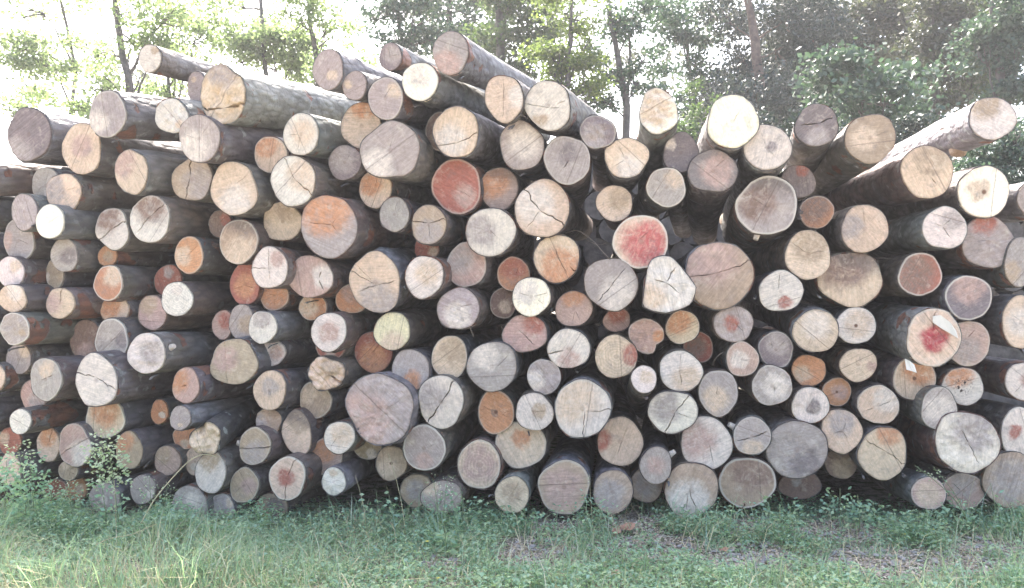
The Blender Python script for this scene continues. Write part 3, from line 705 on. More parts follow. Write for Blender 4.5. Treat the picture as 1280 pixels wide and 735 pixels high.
def build_log(idx, line):
    head, opt, label = line.split('|')
    hp = head.split()
    cx, cy, rx, ry, d = map(float, hp[:5])
    colk = hp[5]
    op = dict(t.split('=') for t in opt.split())
    rg = random.Random(idx * 13 + 5)
    # axis direction: towards the common vanishing point of the stack, each log a little off it
    if 'v' in op:
        vx, vy = map(float, op['v'].split(','))
    else:
        vx = interp(cx, [0, 300, 600, 800, 1000, 1280], [980, 900, 790, 780, 800, 745]) + rg.uniform(-35, 35)
        vy = interp(cy, [100, 380, 640], [285, 375, 395]) + rg.uniform(-20, 20)
    ax = Vector(((vx - 640) / F, 1.0, (367.5 - vy) / F)).normalized()
    P0 = at(cx, cy, d)
    cen = Vector((0, CAMY, CAMZ))
    # the saw cut is roughly square to the axis
    nrm = (ax * 0.85 + Vector((0, 1, 0)) * 0.15 + Vector((rg.uniform(-.03, .03), 0, rg.uniform(-.03, .03)))).normalized()
    u = Vector((nrm.y, -nrm.x, 0)).normalized()
    v = u.cross(nrm).normalized()
    if v.z < 0: v = -v
    rot = Matrix((u, nrm, v)).transposed()       # columns u, nrm, v (local x, y, z)

    def hit(px, py):
        ray = at(px, py, 0.0) - cen
        t = (P0 - cen).dot(nrm) / ray.dot(nrm)
        q = cen + ray * t - P0
        return q.dot(u), q.dot(v)
    harm = float(op.get('h', 0.018 + 0.022 * rg.random()))
    ph = [rg.uniform(0, 6.28) for _ in range(6)]
    lean = rg.uniform(-0.25, 0.25)

    def outline(phi):
        """outline point in image pixels -> local plane (x, z)"""
        if 'P' in op:
            k = poly_radius(phi, cx, cy)
            return hit(cx + k * math.cos(phi), cy - k * math.sin(phi))
        k = 1 + harm * (math.cos(2 * phi + ph[0]) + 0.8 * math.cos(3 * phi + ph[1]) + 0.5 * math.cos(5 * phi + ph[2])) \
            + 0.022 * noise.noise(Vector((math.cos(phi) * 3, math.sin(phi) * 3, idx * 3.3))) + 0.014 * noise.noise(Vector((math.cos(phi) * 9, math.sin(phi) * 9, idx * 1.3)))
        if 'F' in op and math.sin(phi) > 0:      # planed flat on top
            k = min(k, 0.86 / max(0.3, math.sin(phi + 0.35)))
        if 'H' in op:                            # a bite torn out at the lower right
            k *= 1 - 0.28 * max(0, 1 - abs(phi - math.radians(318)) / 0.5)
        if 'Q' in op:
            k *= 1 - 0.10 * max(0, 1 - abs(phi - math.radians(60)) / 0.45)
        return hit(cx + rx * k * math.cos(phi), cy - ry * k * math.sin(phi))
    NA = 96
    OUT = [outline(2 * math.pi * i / NA) for i in range(NA)]
    rad = sum(math.hypot(*q) for q in OUT) / NA
    ppx, ppz = (float(t) for t in op.get('p', '0,0').split(','))
    if 'p' not in op:
        ppx, ppz = rg.uniform(-.12, .12), rg.uniform(-.12, .12)
    pith = (ppx * rad, ppz * rad)

    # radius from the pith in direction phi, by intersecting the outline polygon
    oa = []
    for q in OUT:
        dx, dz = q[0] - pith[0], q[1] - pith[1]
        oa.append((math.atan2(dz, dx) % (2 * math.pi), math.hypot(dx, dz)))
    oa.sort()
    OA = np.array([t[0] for t in oa]); OR = np.array([t[1] for t in oa])
    OA = np.concatenate([[OA[-1] - 2 * math.pi], OA, [OA[0] + 2 * math.pi]]); OR = np.concatenate([[OR[-1]], OR, [OR[0]]])

    def RR(phi):
        return float(np.interp(phi % (2 * math.pi), OA, OR))
    # cracks
    cracks = []
    if 'k' in op:
        for t in op['k'].split(';'):
            a, r0, r1, w = map(float, t.split(','))
            cracks.append((math.radians(a) % (2 * math.pi), r0, r1, w, rg.uniform(0, 50)))
    else:
        # nearly every weathered end has a few hairline checks
        for _ in range(rg.choice([1, 2, 2, 3])):
            cracks.append((rg.uniform(0, 6.28), rg.uniform(0, .3), rg.uniform(.35, .9), rg.uniform(.0016, .003), rg.uniform(0, 50)))
    base_cols = [2 * math.pi * i / 44 for i in range(44)]
    cols = []                                    # (angle, perp offset, crack index)
    for a in base_cols:
        if all(abs((a - c[0] + math.pi) % (2 * math.pi) - math.pi) > 0.075 for c in cracks):
            cols.append((a, 0, None))
    for ci, c in enumerate(cracks):
        for s in (-1, 0, 1):
            cols.append(((c[0] + s * 1e-4) % (2 * math.pi), s, ci))
    cols.sort(key=lambda t: t[0])
    rings = [.07, .15, .24, .33, .42, .5, .58, .66, .74, .81, .88, .94, .975, 1.0]
    rough = float(op.get('r', 0.0015))
    tilt = rg.uniform(-.02, .02)
    V, E, Fc = [], [], []

    def relief(x, z, t):
        y = rough * (noise.noise(Vector((x * 14 + idx, z * 14, 1))) + 0.6 * noise.noise(Vector((x * 34, z * 34 + idx, 2)))) * 1.5
        if rough > 0.01:
            y += rough * 2.2 * max(0, noise.noise(Vector((x * 9 + idx, z * 5, 3))))
        return y
    V.append((pith[0], relief(*pith, 0), pith[1])); E.append(0.0)
    for t in rings:
        for (a, s, ci) in cols:
            wob = 0
            for (ca, r0, r1, w, sd_) in cracks:
                dl = abs((a - ca + math.pi) % (2 * math.pi) - math.pi)
                if dl < 0.42:
                    amp = 0.16 if w > 0.004 else 0.08
                    wob += amp * (1 - dl / 0.42) * (noise.noise(Vector((t * 3.2, sd_, 0))) + .5 * noise.noise(Vector((t * 11, sd_, 4)))) * min(1, t * 3) * (1 if t < .999 else 1)
            r_ = t * RR(a + wob)
            x = pith[0] + r_ * math.cos(a + wob); z = pith[1] + r_ * math.sin(a + wob)
            y = relief(x, z, t)
            if ci is not None:
                ca, r0, r1, w, sd_ = cracks[ci]
                if r1 >= 1: prof = min(1, max(0, (t - r0 + .05) / .2)) if r0 > 0 else min(1, 0.55 + t)
                else: prof = max(0, min(1, (t - r0 + .04) / .15, (r1 - t) / .2))
                prof *= 0.75 + 0.5 * noise.noise(Vector((t * 7, sd_, 9)))
                x += -math.sin(a + wob) * s * w * prof * .6
                z += math.cos(a + wob) * s * w * prof * .6
                if s == 0:
                    y += prof * min(0.05, w * 7 + .008)
            if t == 1.0: y += 0.002
            V.append((x, y, z)); E.append(t)
    nc = len(cols)
    for j in range(nc):
        Fc.append((0, 1 + j, 1 + (j + 1) % nc))
    for i in range(len(rings) - 1):
        for j in range(nc):
            a0, b0 = 1 + i * nc + j, 1 + i * nc + (j + 1) % nc
            Fc.append((a0, a0 + nc, b0 + nc, b0))
    # wood goes on a little under the bark
    base_i = len(V); last = 1 + (len(rings) - 1) * nc
    for j in range(nc):
        x, y, z = V[last + j]
        V.append((x * 0.995, max(y, 0) + 0.05, z * 0.995)); E.append(0.85)
    for j in range(nc):
        a0, b0 = last + j, last + (j + 1) % nc
        Fc.append((a0, base_i + j, base_i + (j + 1) % nc, b0))
    Fc = [f[::-1] for f in Fc]
    lab = label if 'log' in label.split() else (label.replace(' end', ' log end', 1) if ' end' in label else label)
    if 'log' not in lab: lab = lab.replace('rim', 'log rim', 1)
    root = empty('log', P0, lab, 'log', GROUP, rot)
    o = mesh_obj('cut_end', V, Fc, M_CUT, root, attrs={'edge': E})
    stc, sx, sy, ss = 'W', 0, 0, 0.01
    if 's' in op:
        t = op['s'].split(',')
        stc, sx, sy, ss = t[0], float(t[1]), float(t[2]), float(t[3])
    else:
        stc, sx, sy, ss = rg.choice('GTPW'), rg.uniform(-.7, .7), rg.uniform(-.7, .7), rg.uniform(.2, .45)
    j_ = rg.uniform(.93, 1.07)
    o['base'] = [c * j_ * rg.uniform(.97, 1.03) for c in PAL[colk]]
    o['stain'] = [c for c in PAL[stc]]
    o['stp'] = [sx, sy, ss * 1.15]
    o['seed'] = idx * 1.37 + 0.5
    o['rad'] = rad
    o['step'] = [rg.uniform(-.6, .6), 1.0 if rg.random() < .38 else 0.0, 0.0]
    o['flags'] = [float(op.get('g', 0)), float(op.get('e', rg.choice([0, 0, .5]))), float(op.get('m', 0))]
    o['flags2'] = [float(op.get('f', rg.uniform(0, .5))), 1.0 if op.get('D') == '1' else 0.0, float(op.get('s2', 0))]
    # ---- bark
    L = rg.uniform(3.3, 4.3)
    axl = Vector((ax.dot(u), ax.dot(nrm), ax.dot(v)))
    nb = 40
    th = rad * 0.02 + 0.003 + rg.uniform(0, .003)
    ys = [0.012, 0.003, 0.02, 0.05, 0.09, 0.13, 0.18, 0.24, 0.31, 0.39, 0.48, 0.6, 0.75, 0.95, 1.2, 1.6, 2.3, L]
    BV = []
    peel = {}
    if 'n' in op or rg.random() < .35:
        pa, pw, pl = rg.uniform(3.4, 6.0), rg.uniform(.4, .9) * (1.4 if op.get('n') == '2' else 1), rg.uniform(.03, .16)
    else:
        pa, pw, pl = 0, 0, 0
    knots = [(rg.uniform(0, 6.28), rg.uniform(.1, .9), rg.uniform(.008, .022), rg.uniform(.04, .07)) for _ in range(rg.choice([1, 2, 3]))]
    bend = (rg.uniform(-.05, .05), rg.uniform(-.05, .05))
    taper = rg.uniform(.74, .9)
    for si, y in enumerate(ys):
        f = y / L
        for j in range(nb):
            a = 2 * math.pi * j / nb
            r_ = RR(a)
            x, z = pith[0] + r_ * math.cos(a), pith[1] + r_ * math.sin(a)
            rr = math.hypot(x, z)
            # rounder and thinner with length
            kx = rr * (1 - min(1, y * 1.2) * .6) + rad * min(1, y * 1.2) * .6
            kx *= 1 - (1 - taper) * f
            t_ = th * (0.75 + 0.5 * noise.noise(Vector((math.cos(a) * 2, math.sin(a) * 2, idx + y * 3))))
            if pw:
                dl = abs((a - pa + math.pi) % (2 * math.pi) - math.pi)
                if dl < pw and y < pl * (1 + .6 * noise.noise(Vector((a * 3, idx, 2)))):
                    t_ = 0.0012
            kx += (t_ if si > 0 else 0.001)
            amp = min(1, y * 6)
            kx *= 1 + amp * (0.05 * noise.noise(Vector((math.cos(a) * 1.3 + idx, math.sin(a) * 1.3, y * 2.0))) + 0.035 * noise.noise(Vector((math.cos(a) * 4 + idx, math.sin(a) * 4, y * 6.0))))
            for (ka, ky, kh, kw) in knots:
                dk = (((a - ka + math.pi) % (2 * math.pi) - math.pi) * rad / kw) ** 2 + ((y - ky) / kw) ** 2
                if dk < 4: kx += kh * math.exp(-dk * 1.6)
            yy = y + (0.003 + 0.016 * max(-.2, noise.noise(Vector((math.cos(a) * 6, math.sin(a) * 6, idx)))) if si <= 2 else 0)
            off = axl * (yy / axl.y)
            BV.append((off.x + kx * x / rr + bend[0] * f * f * 4 * (1), off.y, off.z + kx * z / rr + bend[1] * f * f * 2))
    BF = []
    for i in range(len(ys) - 1):
        for j in range(nb):
            k2 = (j + 1) % nb
            BF.append((i * nb + j, (i + 1) * nb + j, (i + 1) * nb + k2, i * nb + k2))
    BF = [f[::-1] for f in BF]
    BF.append(tuple((len(ys) - 1) * nb + j for j in range(nb)))
    b = mesh_obj('bark', BV, BF, M_BARK, root, smooth=True)
    bk = op.get('b')
    if bk: bc = BARK[bk]
    else:
        bc = rg.choice([(.17, .16, .155), (.15, .14, .14), (.19, .175, .16), (.14, .125, .12)] if cy < 200 else [(.19, .15, .125), (.165, .12, .10), (.16, .147, .14), (.18, .165, .155), (.13, .112, .102), (.165, .152, .152), (.18, .155, .135), (.15, .12, .105)])
    b['base'] = [min(.5, c * 1.3) * rg.uniform(.93, 1.07) for c in bc]
    b['seed'] = idx * 2.11 + .3
    b['flags'] = [1.15 if 'n' in op else rg.choice([0, .4, .8, 1.1]), 1.0 if bk == 'M' else (0.5 if bk == 'L' else rg.choice([0, .2, .4])), 0.0]
    # ---- torn strips of bark lifting at the peeled ends
    if pw and ('n' in op or rg.random() < .5):
        for s_ in range(rg.choice([1, 1, 2])):
            a0 = pa + rg.choice([-1, 1]) * pw * rg.uniform(.55, 1.0)
            wd = rg.uniform(.05, .12); ln_ = rg.uniform(.03, .10)
            SV, SF = [], []
            for i in range(5):
                t = i / 4
                y = pl * .8 + .03 - t * (ln_ + pl * .5)
                lift = .004 + .022 * t * t
                for jj in range(3):
                    aa = a0 + (jj - 1) * wd * (1 - .55 * t) + .06 * math.sin(t * 5 + idx)
                    r_ = RR(aa) + th + lift + (.004 if jj != 1 else 0)
                    for dr in (0, .004):
                        SV.append((pith[0] + (r_ + dr) * math.cos(aa), max(-.015, y), pith[1] + (r_ + dr) * math.sin(aa)))
            for i in range(4):
                for jj in range(2):
                    a_ = (i * 3 + jj) * 2
                    SF += [(a_, a_ + 2, a_ + 8, a_ + 6), (a_ + 1, a_ + 7, a_ + 9, a_ + 3)]
                SF += [(i * 6, i * 6 + 6, i * 6 + 7, i * 6 + 1), (i * 6 + 4, i * 6 + 5, i * 6 + 11, i * 6 + 10)]
            SF += [(24, 26, 27, 25), (26, 28, 29, 27)]
            q = mesh_obj('bark_strip', SV, SF, M_BARK, root)
            q['base'] = [c * 1.15 for c in bc]; q['seed'] = idx + .7; q['flags'] = [0.0, .2, 0.0]
    # ---- branch stubs and knots
    if 'S' in op:
        a = math.radians(float(op['S'])); rr = RR(a)
        q = Vector((pith[0] + rr * math.cos(a) * .93, 0.06, pith[1] + rr * math.sin(a) * .93))
        dv = Vector((math.cos(a), -.25, math.sin(a)))
        tv, tf = tube([q, q + dv * .022, q + dv * .045], [.022, .018, .015], 10, .2, True, idx)
        s_ = mesh_obj('branch_stub', tv, tf, M_CUT, root)
        s_['base'] = list(PAL['P']); s_['stain'] = list(PAL['W']); s_['stp'] = [0., 0., .5]; s_['seed'] = 3.0 + idx
        s_['step'] = [0., 0., 0.]; s_['rad'] = .05; s_['flags'] = [0., 0., 0.]; s_['flags2'] = [0., 0., 0.]
    if 'N' in op:
        for (a, y, r_) in ((-1.75, .42, .045),):
            rr = RR(a)
            o0 = axl * (y / axl.y)
            q = o0 + Vector((rr * math.cos(a) * .97, 0, rr * math.sin(a) * .97))
            dv = Vector((math.cos(a), -.5, math.sin(a))).normalized()
            tv, tf = tube([q - dv * .02, q + dv * .012, q + dv * .02], [r_ * 1.25, r_ * 1.05, r_ * .8], 14, .15, True, idx)
            s_ = mesh_obj('knot', tv, tf, M_CUT, root)
            s_['base'] = list(PAL['T']); s_['stain'] = list(PAL['W']); s_['stp'] = [0., 0., .5]; s_['seed'] = 8.0
            s_['step'] = [0., 0., 0.]; s_['rad'] = .08; s_['flags'] = [0., 0., 0.]; s_['flags2'] = [0., 0., 0.]
    return root


for i_, ln in enumerate(LOGS):
    build_log(i_, ln)

# ---------------------------------------------------------------- small things on the pile
def sheet(name, pts, label, cat, th=0.0008, fold=None):
    """a thin bent sheet given by corner points (a strip of quads)"""
    V, Fc = [], []
    n = len(pts) // 2
    for p in pts:
        V.append(p); 
    for p in pts:
        V.append(Vector(p) + Vector((0, th, 0)))
    m = len(pts)
    for i in range(n - 1):
        Fc.append((2 * i, 2 * i + 1, 2 * i + 3, 2 * i + 2))
        Fc.append((m + 2 * i, m + 2 * i + 2, m + 2 * i + 3, m + 2 * i + 1))
    ring = [2 * i for i in range(n)] + [2 * i + 1 for i in reversed(range(n))]
    for i in range(len(ring)):
        a, b = ring[i], ring[(i + 1) % len(ring)]
        Fc.append((a, b, m + b, m + a))
    o = mesh_obj(name, V, Fc, M_PAPER)
    return tag(o, label, cat)


yy = -.445
sheet('paper_scrap', [at(1166, 395, yy), at(1166, 403, yy), at(1176, 394, yy - .004), at(1176, 410, yy - .004),
                      at(1188, 403, yy - .006), at(1188, 417, yy - .003), at(1195, 413, yy - .004), at(1198, 423, yy - .012)],
      'off-white paper scrap pinned on the upper right of the crimson-cored log end', 'paper')
sheet('paper_scrap', [at(1131, 448, yy + .02), at(1133, 462, yy), at(1137, 451, yy), at(1140, 464, yy - .01), at(1143, 456, yy), at(1146, 466, yy - .015)],
      'small folded off-white paper scrap dangling below the crimson-cored log end', 'paper')


def curve_thing(name, pxs, Ys, r0, r1, mat, label, cat, seg=6):
    pts = [at(px, py, Y) for (px, py), Y in zip(pxs, Ys)]
    # smooth it
    P = []
    for i in range(len(pts) - 1):
        p0 = pts[max(i - 1, 0)]; p1 = pts[i]; p2 = pts[i + 1]; p3 = pts[min(i + 2, len(pts) - 1)]
        for t in (0, .25, .5, .75):
            P.append(0.5 * ((2 * p1) + (p2 - p0) * t + (2 * p0 - 5 * p1 + 4 * p2 - p3) * t * t + (3 * p1 - p0 - 3 * p2 + p3) * t ** 3))
    P.append(pts[-1])
    rs = [r0 + (r1 - r0) * i / (len(P) - 1) for i in range(len(P))]
    V, Fc = tube(P, rs, seg, .1)
    o = mesh_obj(name, V, Fc, mat, smooth=True)
    if label: tag(o, label, cat)
    return o


curve_thing('twig', [(706, 292), (722, 288), (740, 300), (752, 313), (763, 325)], [.0, -.12, -.2, -.27, -.3], .004, .0022, M_TWIG,
            'thin bare twig arching between logs left of the vivid crimson-pink end', 'twig')
curve_thing('twig', [(733, 300), (748, 306), (760, 303)], [-.14, -.16, -.18], .002, .001, M_TWIG,
            'tiny side twig in the dark gap beside the arching twig', 'twig')


for (pp, yy_, r_, lab) in [
        ([(735, 541), (752, 533), (770, 520)], [-.1, -.2, -.12], .003, 'thin twig caught in the gap left of the red-crescent end'),
        ([(592, 420), (588, 411), (583, 400)], [-.25, -.27, -.2], .004, 'reddish bark sliver hanging under the white-streaked grey end'),
        ([(905, 440), (896, 446), (890, 458)], [-.2, -.25, -.2], .0025, 'short twig in the gap left of the oval pinkish white end'),
        ([(640, 590), (655, 588), (672, 583)], [-.2, -.3, -.2], .0022, 'pale twig between the beige ringed and the peach cream ends'),
        ([(1082, 330), (1100, 322), (1118, 326)], [-.1, -.2, -.1], .0025, 'thin twig in the gap above the wide dark-topped end'),
        ([(438, 508), (446, 498), (452, 486)], [-.1, -.2, -.15], .0025, 'short twig left of the largest lumpy end')]:
    curve_thing('twig', pp, yy_, r_, r_ * .5, M_TWIG, lab, 'twig')

# ---------------------------------------------------------------- grass and ground cover
rs = np.random.RandomState(11)
nf2 = lambda x, y, s, o=0.0: noise.noise(Vector((x * s + o, y * s, 0.37)))

# bare, stony spots seen in the sward: px, py, rx, ry
BARE = [(1060, 665, 80, 17), (1105, 702, 95, 20), (935, 700, 75, 20), (790, 658, 45, 14), (820, 690, 80, 18), (660, 692, 55, 20), (700, 650, 60, 12), (930, 660, 60, 14),
        (200, 715, 60, 14), (1230, 692, 55, 30), (560, 705, 30, 12), (700, 655, 35, 10)]


def bare_amount(x, y):
    k = (y - CAMY) / F
    px = x / k + 640; py = 367.5 + CAMZ / k
    b = 0
    for (cx, cy, rx, ry) in BARE:
        q = ((px - cx) / rx) ** 2 + ((py - cy) / ry) ** 2
        b = max(b, 1 - q * .8)
    return max(0.0, min(1.0, b))


def blades(n, name, mat, hmin, hmax, w, lean, yr=(-2.0, .12), dens=None, label=None):
    Vs = []
    cnt = 0
    while cnt < n:
        x = rs.uniform(-3.9, 3.9); y = rs.uniform(*yr)
        if abs(x) > (y - CAMY) * .62 + .25: continue
        clump = nf2(x, y, 2.3) * .6 + nf2(x, y, 7.0, 9) * .7 - .1
        dn = .62 + clump - .95 * bare_amount(x, y) * (.85 + nf2(x, y, 6, 31) * 1.2)
        if y > -.35: dn -= (y + .35) * .8
        if dens: dn = dens(x, y, dn)
        if rs.rand() > dn: continue
        h = rs.uniform(hmin, hmax) * (.75 + .9 * max(0, nf2(x, y, 1.7, 4) + .35))
        th = rs.uniform(0, 6.283)
        dx, dy = math.cos(th), math.sin(th)
        l = h * rs.uniform(.15, lean)
        ph = rs.uniform(0, 6.283)
        wx, wy = math.cos(ph) * w * rs.uniform(.6, 1.3) / 2, math.sin(ph) * w / 2
        z0 = ground_z(x, y) - .004
        b = (x, y, z0); m = (x + dx * l * .35, y + dy * l * .35, z0 + h * .6); t = (x + dx * l, y + dy * l, z0 + h * (1 - .25 * l / h))
        Vs += [(b[0] - wx, b[1] - wy, b[2]), (b[0] + wx, b[1] + wy, b[2]), (m[0] + wx * .8, m[1] + wy * .8, m[2]), (m[0] - wx * .8, m[1] - wy * .8, m[2]), (t[0] + wx * .1, t[1] + wy * .1, t[2]), (t[0] - wx * .1, t[1] - wy * .1, t[2])]
        cnt += 1
    V = np.array(Vs)
    k = np.arange(cnt)[:, None] * 6
    idx = np.concatenate([k + np.array([0, 1, 2, 3]), k + np.array([3, 2, 4, 5])], axis=1).ravel()
    o = np_mesh(name, V, 4, idx, mat)
    tag(o, label, 'grass', kind='stuff')
    return o


def leaflets(n, name, mat, smin, smax, zmax, label, cat, yr=(-2.0, .15), dens=None, flat=.5):
    Vs = []; cnt = 0
    while cnt < n:
        x = rs.uniform(-3.9, 3.9); y = rs.uniform(*yr)
        if abs(x) > (y - CAMY) * .62 + .25: continue
        dn = .55 + nf2(x, y, 2.9, 21) * .7 + nf2(x, y, 9, 2) * .4 - .95 * bare_amount(x, y) * (.9 + nf2(x, y, 7, 41))
        if dens: dn = dens(x, y, dn)
        if rs.rand() > dn: continue
        s = rs.uniform(smin, smax)
        z = ground_z(x, y) + rs.rand() ** 1.3 * zmax * (.6 + .8 * max(0, nf2(x, y, 3.1, 7) + .4))
        th = rs.uniform(0, 6.283); a = np.array([math.cos(th), math.sin(th), rs.uniform(-flat, flat)])
        b = np.array([-math.sin(th), math.cos(th), rs.uniform(-flat, flat)]) * rs.uniform(.45, .75)
        c = np.array([x, y, z])
        up = np.array([0, 0, s * .18])
        Vs += [c - a * s * .5, c - b * s * .42 + up, c + a * s * .5, c + b * s * .42 + up]
        cnt += 1
    V = np.array(Vs)
    idx = np.arange(cnt * 4)
    o = np_mesh(name, V, 4, idx, mat)
    tag(o, label, cat, kind='stuff')
    return o


def left_tall(x, y, dn):
    return dn * (1.0 if x < -1.2 else .35)


blades(36000, 'grass', M_GRASS, .025, .07, .006, 1.6, label='short teal green grass growing in front of the log pile')
blades(4600, 'tall_grass', M_GRASS, .09, .25, .0045, 1.1, yr=(-1.7, -.30), dens=lambda x, y, dn: dn * (1.0 if x < -.9 else .3),
       label='longer grass tufts in front of the lower left logs')
blades(2600, 'straw_grass', M_STRAW, .08, .2, .0036, 2.6, yr=(-1.9, -.35), dens=lambda x, y, dn: .9 if x < -.6 else .3,
       label='bleached dry grass stalks lying over the green grass')
leaflets(60000, 'ground_cover', M_COVER, .014, .036, .085, 'small leaved green weeds covering the ground before the logs', 'weeds')
leaflets(19000, 'undergrowth', M_COVER, .012, .034, .16, 'taller feathery weeds crowding the foot of the log pile', 'weeds', yr=(-.85, -.3),
         dens=lambda x, y, dn: dn * (1.3 if x < -1.35 else .42) * max(0, 1 + (y + .3) * .3))
leaflets(24000, 'leaf_litter', M_DRY, .010, .034, .01, 'dry brown litter and wood chips between the grass', 'litter', flat=.25,
         dens=lambda x, y, dn: .25 + .8 * bare_amount(x, y) + .2 * nf2(x, y, 4, 3))


# ---------------------------------------------------------------- single plants
def leafy_stem(px, py_top, Y, label, lean=0.0, leaf=.03, nleaf=26, head=None, mat=None, name='weed', spread=.05, stem_r=.0028, base_px=None):
    """a stalk from the ground at depth Y to (px, py_top); leaves and a flower head are parts"""
    top = at(px, py_top, Y)
    bx = (base_px - 640) * (Y - CAMY) / F if base_px is not None else top.x - lean
    z0 = ground_z(bx, Y)
    base = Vector((bx, Y, z0))
    root = empty(name, base, label, 'weed' if name == 'weed' else name)
    tl = top - base
    n = 7
    pts = []
    bow = Vector((-(tl.x) * .25 + rnd.uniform(-.01, .01), rnd.uniform(-.02, .02), 0))
    for i in range(n):
        t = i / (n - 1)
        pts.append(tl * t + bow * math.sin(math.pi * t))
    V, Fc = tube(pts, [stem_r * (1 - .6 * i / (n - 1)) for i in range(n)], 5)
    mesh_obj('stem', V, Fc, M_STRAW if mat == 'straw' else M_STEM, root, smooth=True)

    def scatter(nm, cnt, t0, t1, s, sp, m):
        Vs = []
        for _ in range(cnt):
            t = rnd.uniform(t0, t1)
            c = tl * t + bow * math.sin(math.pi * t)
            th = rnd.uniform(0, 6.283)
            r_ = sp * rnd.random() ** .6
            c = c + Vector((math.cos(th) * r_, math.sin(th) * r_, rnd.uniform(-.4, .4) * sp))
            a = Vector((math.cos(th), math.sin(th), rnd.uniform(-.6, .8))).normalized() * s * rnd.uniform(.6, 1.2)
            b = a.cross(Vector((rnd.uniform(-1, 1), rnd.uniform(-1, 1), rnd.uniform(-1, 1)))).normalized() * s * .28
            Vs += [c, c + a * .5 + b, c + a, c + a * .5 - b]
        o = np_mesh(nm, np.array([tuple(q) for q in Vs]), 4, np.arange(len(Vs)), m, root)
        o['kind'] = 'stuff'
        return o
    if nleaf: scatter('leaves', nleaf, .08, .85, leaf, spread, M_COVER)
    if head:
        cnt, t0, sz, sp = head
        scatter('flower_head', cnt, t0, 1.02, sz, sp, M_SEED)
    return root


leafy_stem(131, 543, -.62, 'tallest whitish green flowering weed before the pinkish cracked log end', 0, .035, 70, (260, .5, .026, .085), base_px=150, spread=.09)
leafy_stem(118, 560, -.60, 'shorter flowering weed leaning left beside the tallest flowering one', 0, .03, 40, (120, .5, .024, .07), base_px=135, spread=.07)
leafy_stem(22, 556, -.62, 'yellow green leafy weed at the left edge below the rust-coloured log end', 0, .03, 420, (90, .7, .022, .06), base_px=30, spread=.12)
leafy_stem(8, 575, -.56, 'bushy blue green weed cut by the left edge', 0, .035, 300, None, base_px=5, spread=.13)
leafy_stem(38, 582, -.66, 'leafy weed with narrow shoots second from the left edge', 0, .03, 300, None, base_px=45, spread=.10)
leafy_stem(62, 600, -.6, 'grey green feathery weed below the joined orange-tinged log end', 0, .02, 80, (60, .6, .014, .05), base_px=70, spread=.07)
leafy_stem(86, 604, -.62, 'feathery weed in front of the deep orange log end', 0, .018, 60, (70, .6, .014, .05), base_px=92, spread=.06)
leafy_stem(187, 596, -.62, 'pale feathery weed before the low grey log end left of the straw stem', 0, .018, 50, (60, .6, .013, .05), base_px=190, spread=.06)
leafy_stem(210, 605, -.66, 'thin seeded weed left of the large grey log end on the ground', 0, .018, 30, (50, .6, .012, .04), base_px=205, spread=.05)
leafy_stem(561, 592, -.55, 'wiry weed standing before the furry grey log end', 0, .018, 26, (50, .5, .012, .05), base_px=556, spread=.05)
leafy_stem(541, 598, -.52, 'wiry weed left of the furry grey log end', 0, .016, 20, (30, .6, .012, .04), base_px=548, spread=.05)
leafy_stem(556, 655, -.95, 'upright thistle-like weed with long narrow leaves in the middle foreground', 0, .06, 18, None, base_px=560, spread=.02)
leafy_stem(1144, 582, -.5, 'seeded stalk leaning left before the blue-grey log in the grass', 0, .03, 6, (26, .78, .014, .02), base_px=1214, spread=.02, stem_r=.004)
leafy_stem(1166, 583, -.52, 'second seeded stalk leaning left beside the longer one at right', 0, .03, 4, (22, .75, .014, .018), base_px=1212, spread=.02, stem_r=.003)
leafy_stem(1219, 596, -.5, 'thin bare straw stalk standing before the taupe log end', 0, .02, 0, None, 'straw', 'grass_stalk', stem_r=.0018, base_px=1211)
leafy_stem(1238, 604, -.42, 'pale green shoot by the striped log at the lower right', 0, .035, 14, None, base_px=1246, spread=.03)
leafy_stem(485, 566, -.6, 'pale grass stalk leaning against the amber log end', 0, .02, 0, None, 'straw', 'grass_stalk', stem_r=.0026, base_px=507)
leafy_stem(444, 594, -.55, 'bent straw stalk beside the low log with bluish bark', 0, .02, 0, None, 'straw', 'grass_stalk', stem_r=.002, base_px=458)
leafy_stem(737, 594, -.5, 'thin stalk between the broad taupe and mossy grey log ends', 0, .02, 8, (8, .8, .012, .01), 'straw', 'grass_stalk', stem_r=.0018, base_px=742)
leafy_stem(143, 600, -.9, 'tall thin stalk before the dull grey log end veiled by grass', 0, .02, 3, (8, .8, .012, .01), 'straw', 'grass_stalk', stem_r=.002, base_px=147)
curve_thing('straw_stem', [(176, 655), (192, 626), (215, 598), (238, 575), (256, 568), (270, 571)], [-.75, -.7, -.65, -.6, -.55, -.52], .0035, .002, M_STRAW,
            'long arching straw stem crossing the lower left logs', 'straw stem')
curve_thing('straw_stem', [(120, 681), (138, 673), (165, 668), (195, 655)], [-1.1, -1.05, -1.02, -1.0], .003, .0015, M_STRAW,
            'bent straw stem lying over grass at lower left', 'straw stem')
curve_thing('straw_stem', [(115, 712), (130, 696), (133, 690)], [-1.3, -1.28, -1.27], .003, .002, M_STRAW,
            'short bright straw stem in the lower left foreground', 'straw stem')
# dark leafy clump below the fine-starred end
for j, (px, py, lab) in enumerate([(1050, 610, 'dark leafy weed under the dark mossy log end'), (1072, 618, 'broad leaved weed right of the dark leafy one'),
                                   (975, 618, 'leafy weed below the large purple-grey egg-shaped log end'), (1092, 628, 'low leafy weed below the sandy log end with diagonal crack'),
                                   (1190, 626, 'bright green leafy clump before the pinkish log end'), (655, 636, 'leafy tuft right of the little sandy log end'),
                                   (470, 612, 'dark green weed right of the low log with bluish bark'), (575, 606, 'dark green weed below the beige ringed log end')]):
    leafy_stem(px, py, -.42 - .03 * (j % 3), lab, 0, .035, 70, None, base_px=px + 3, spread=.10)
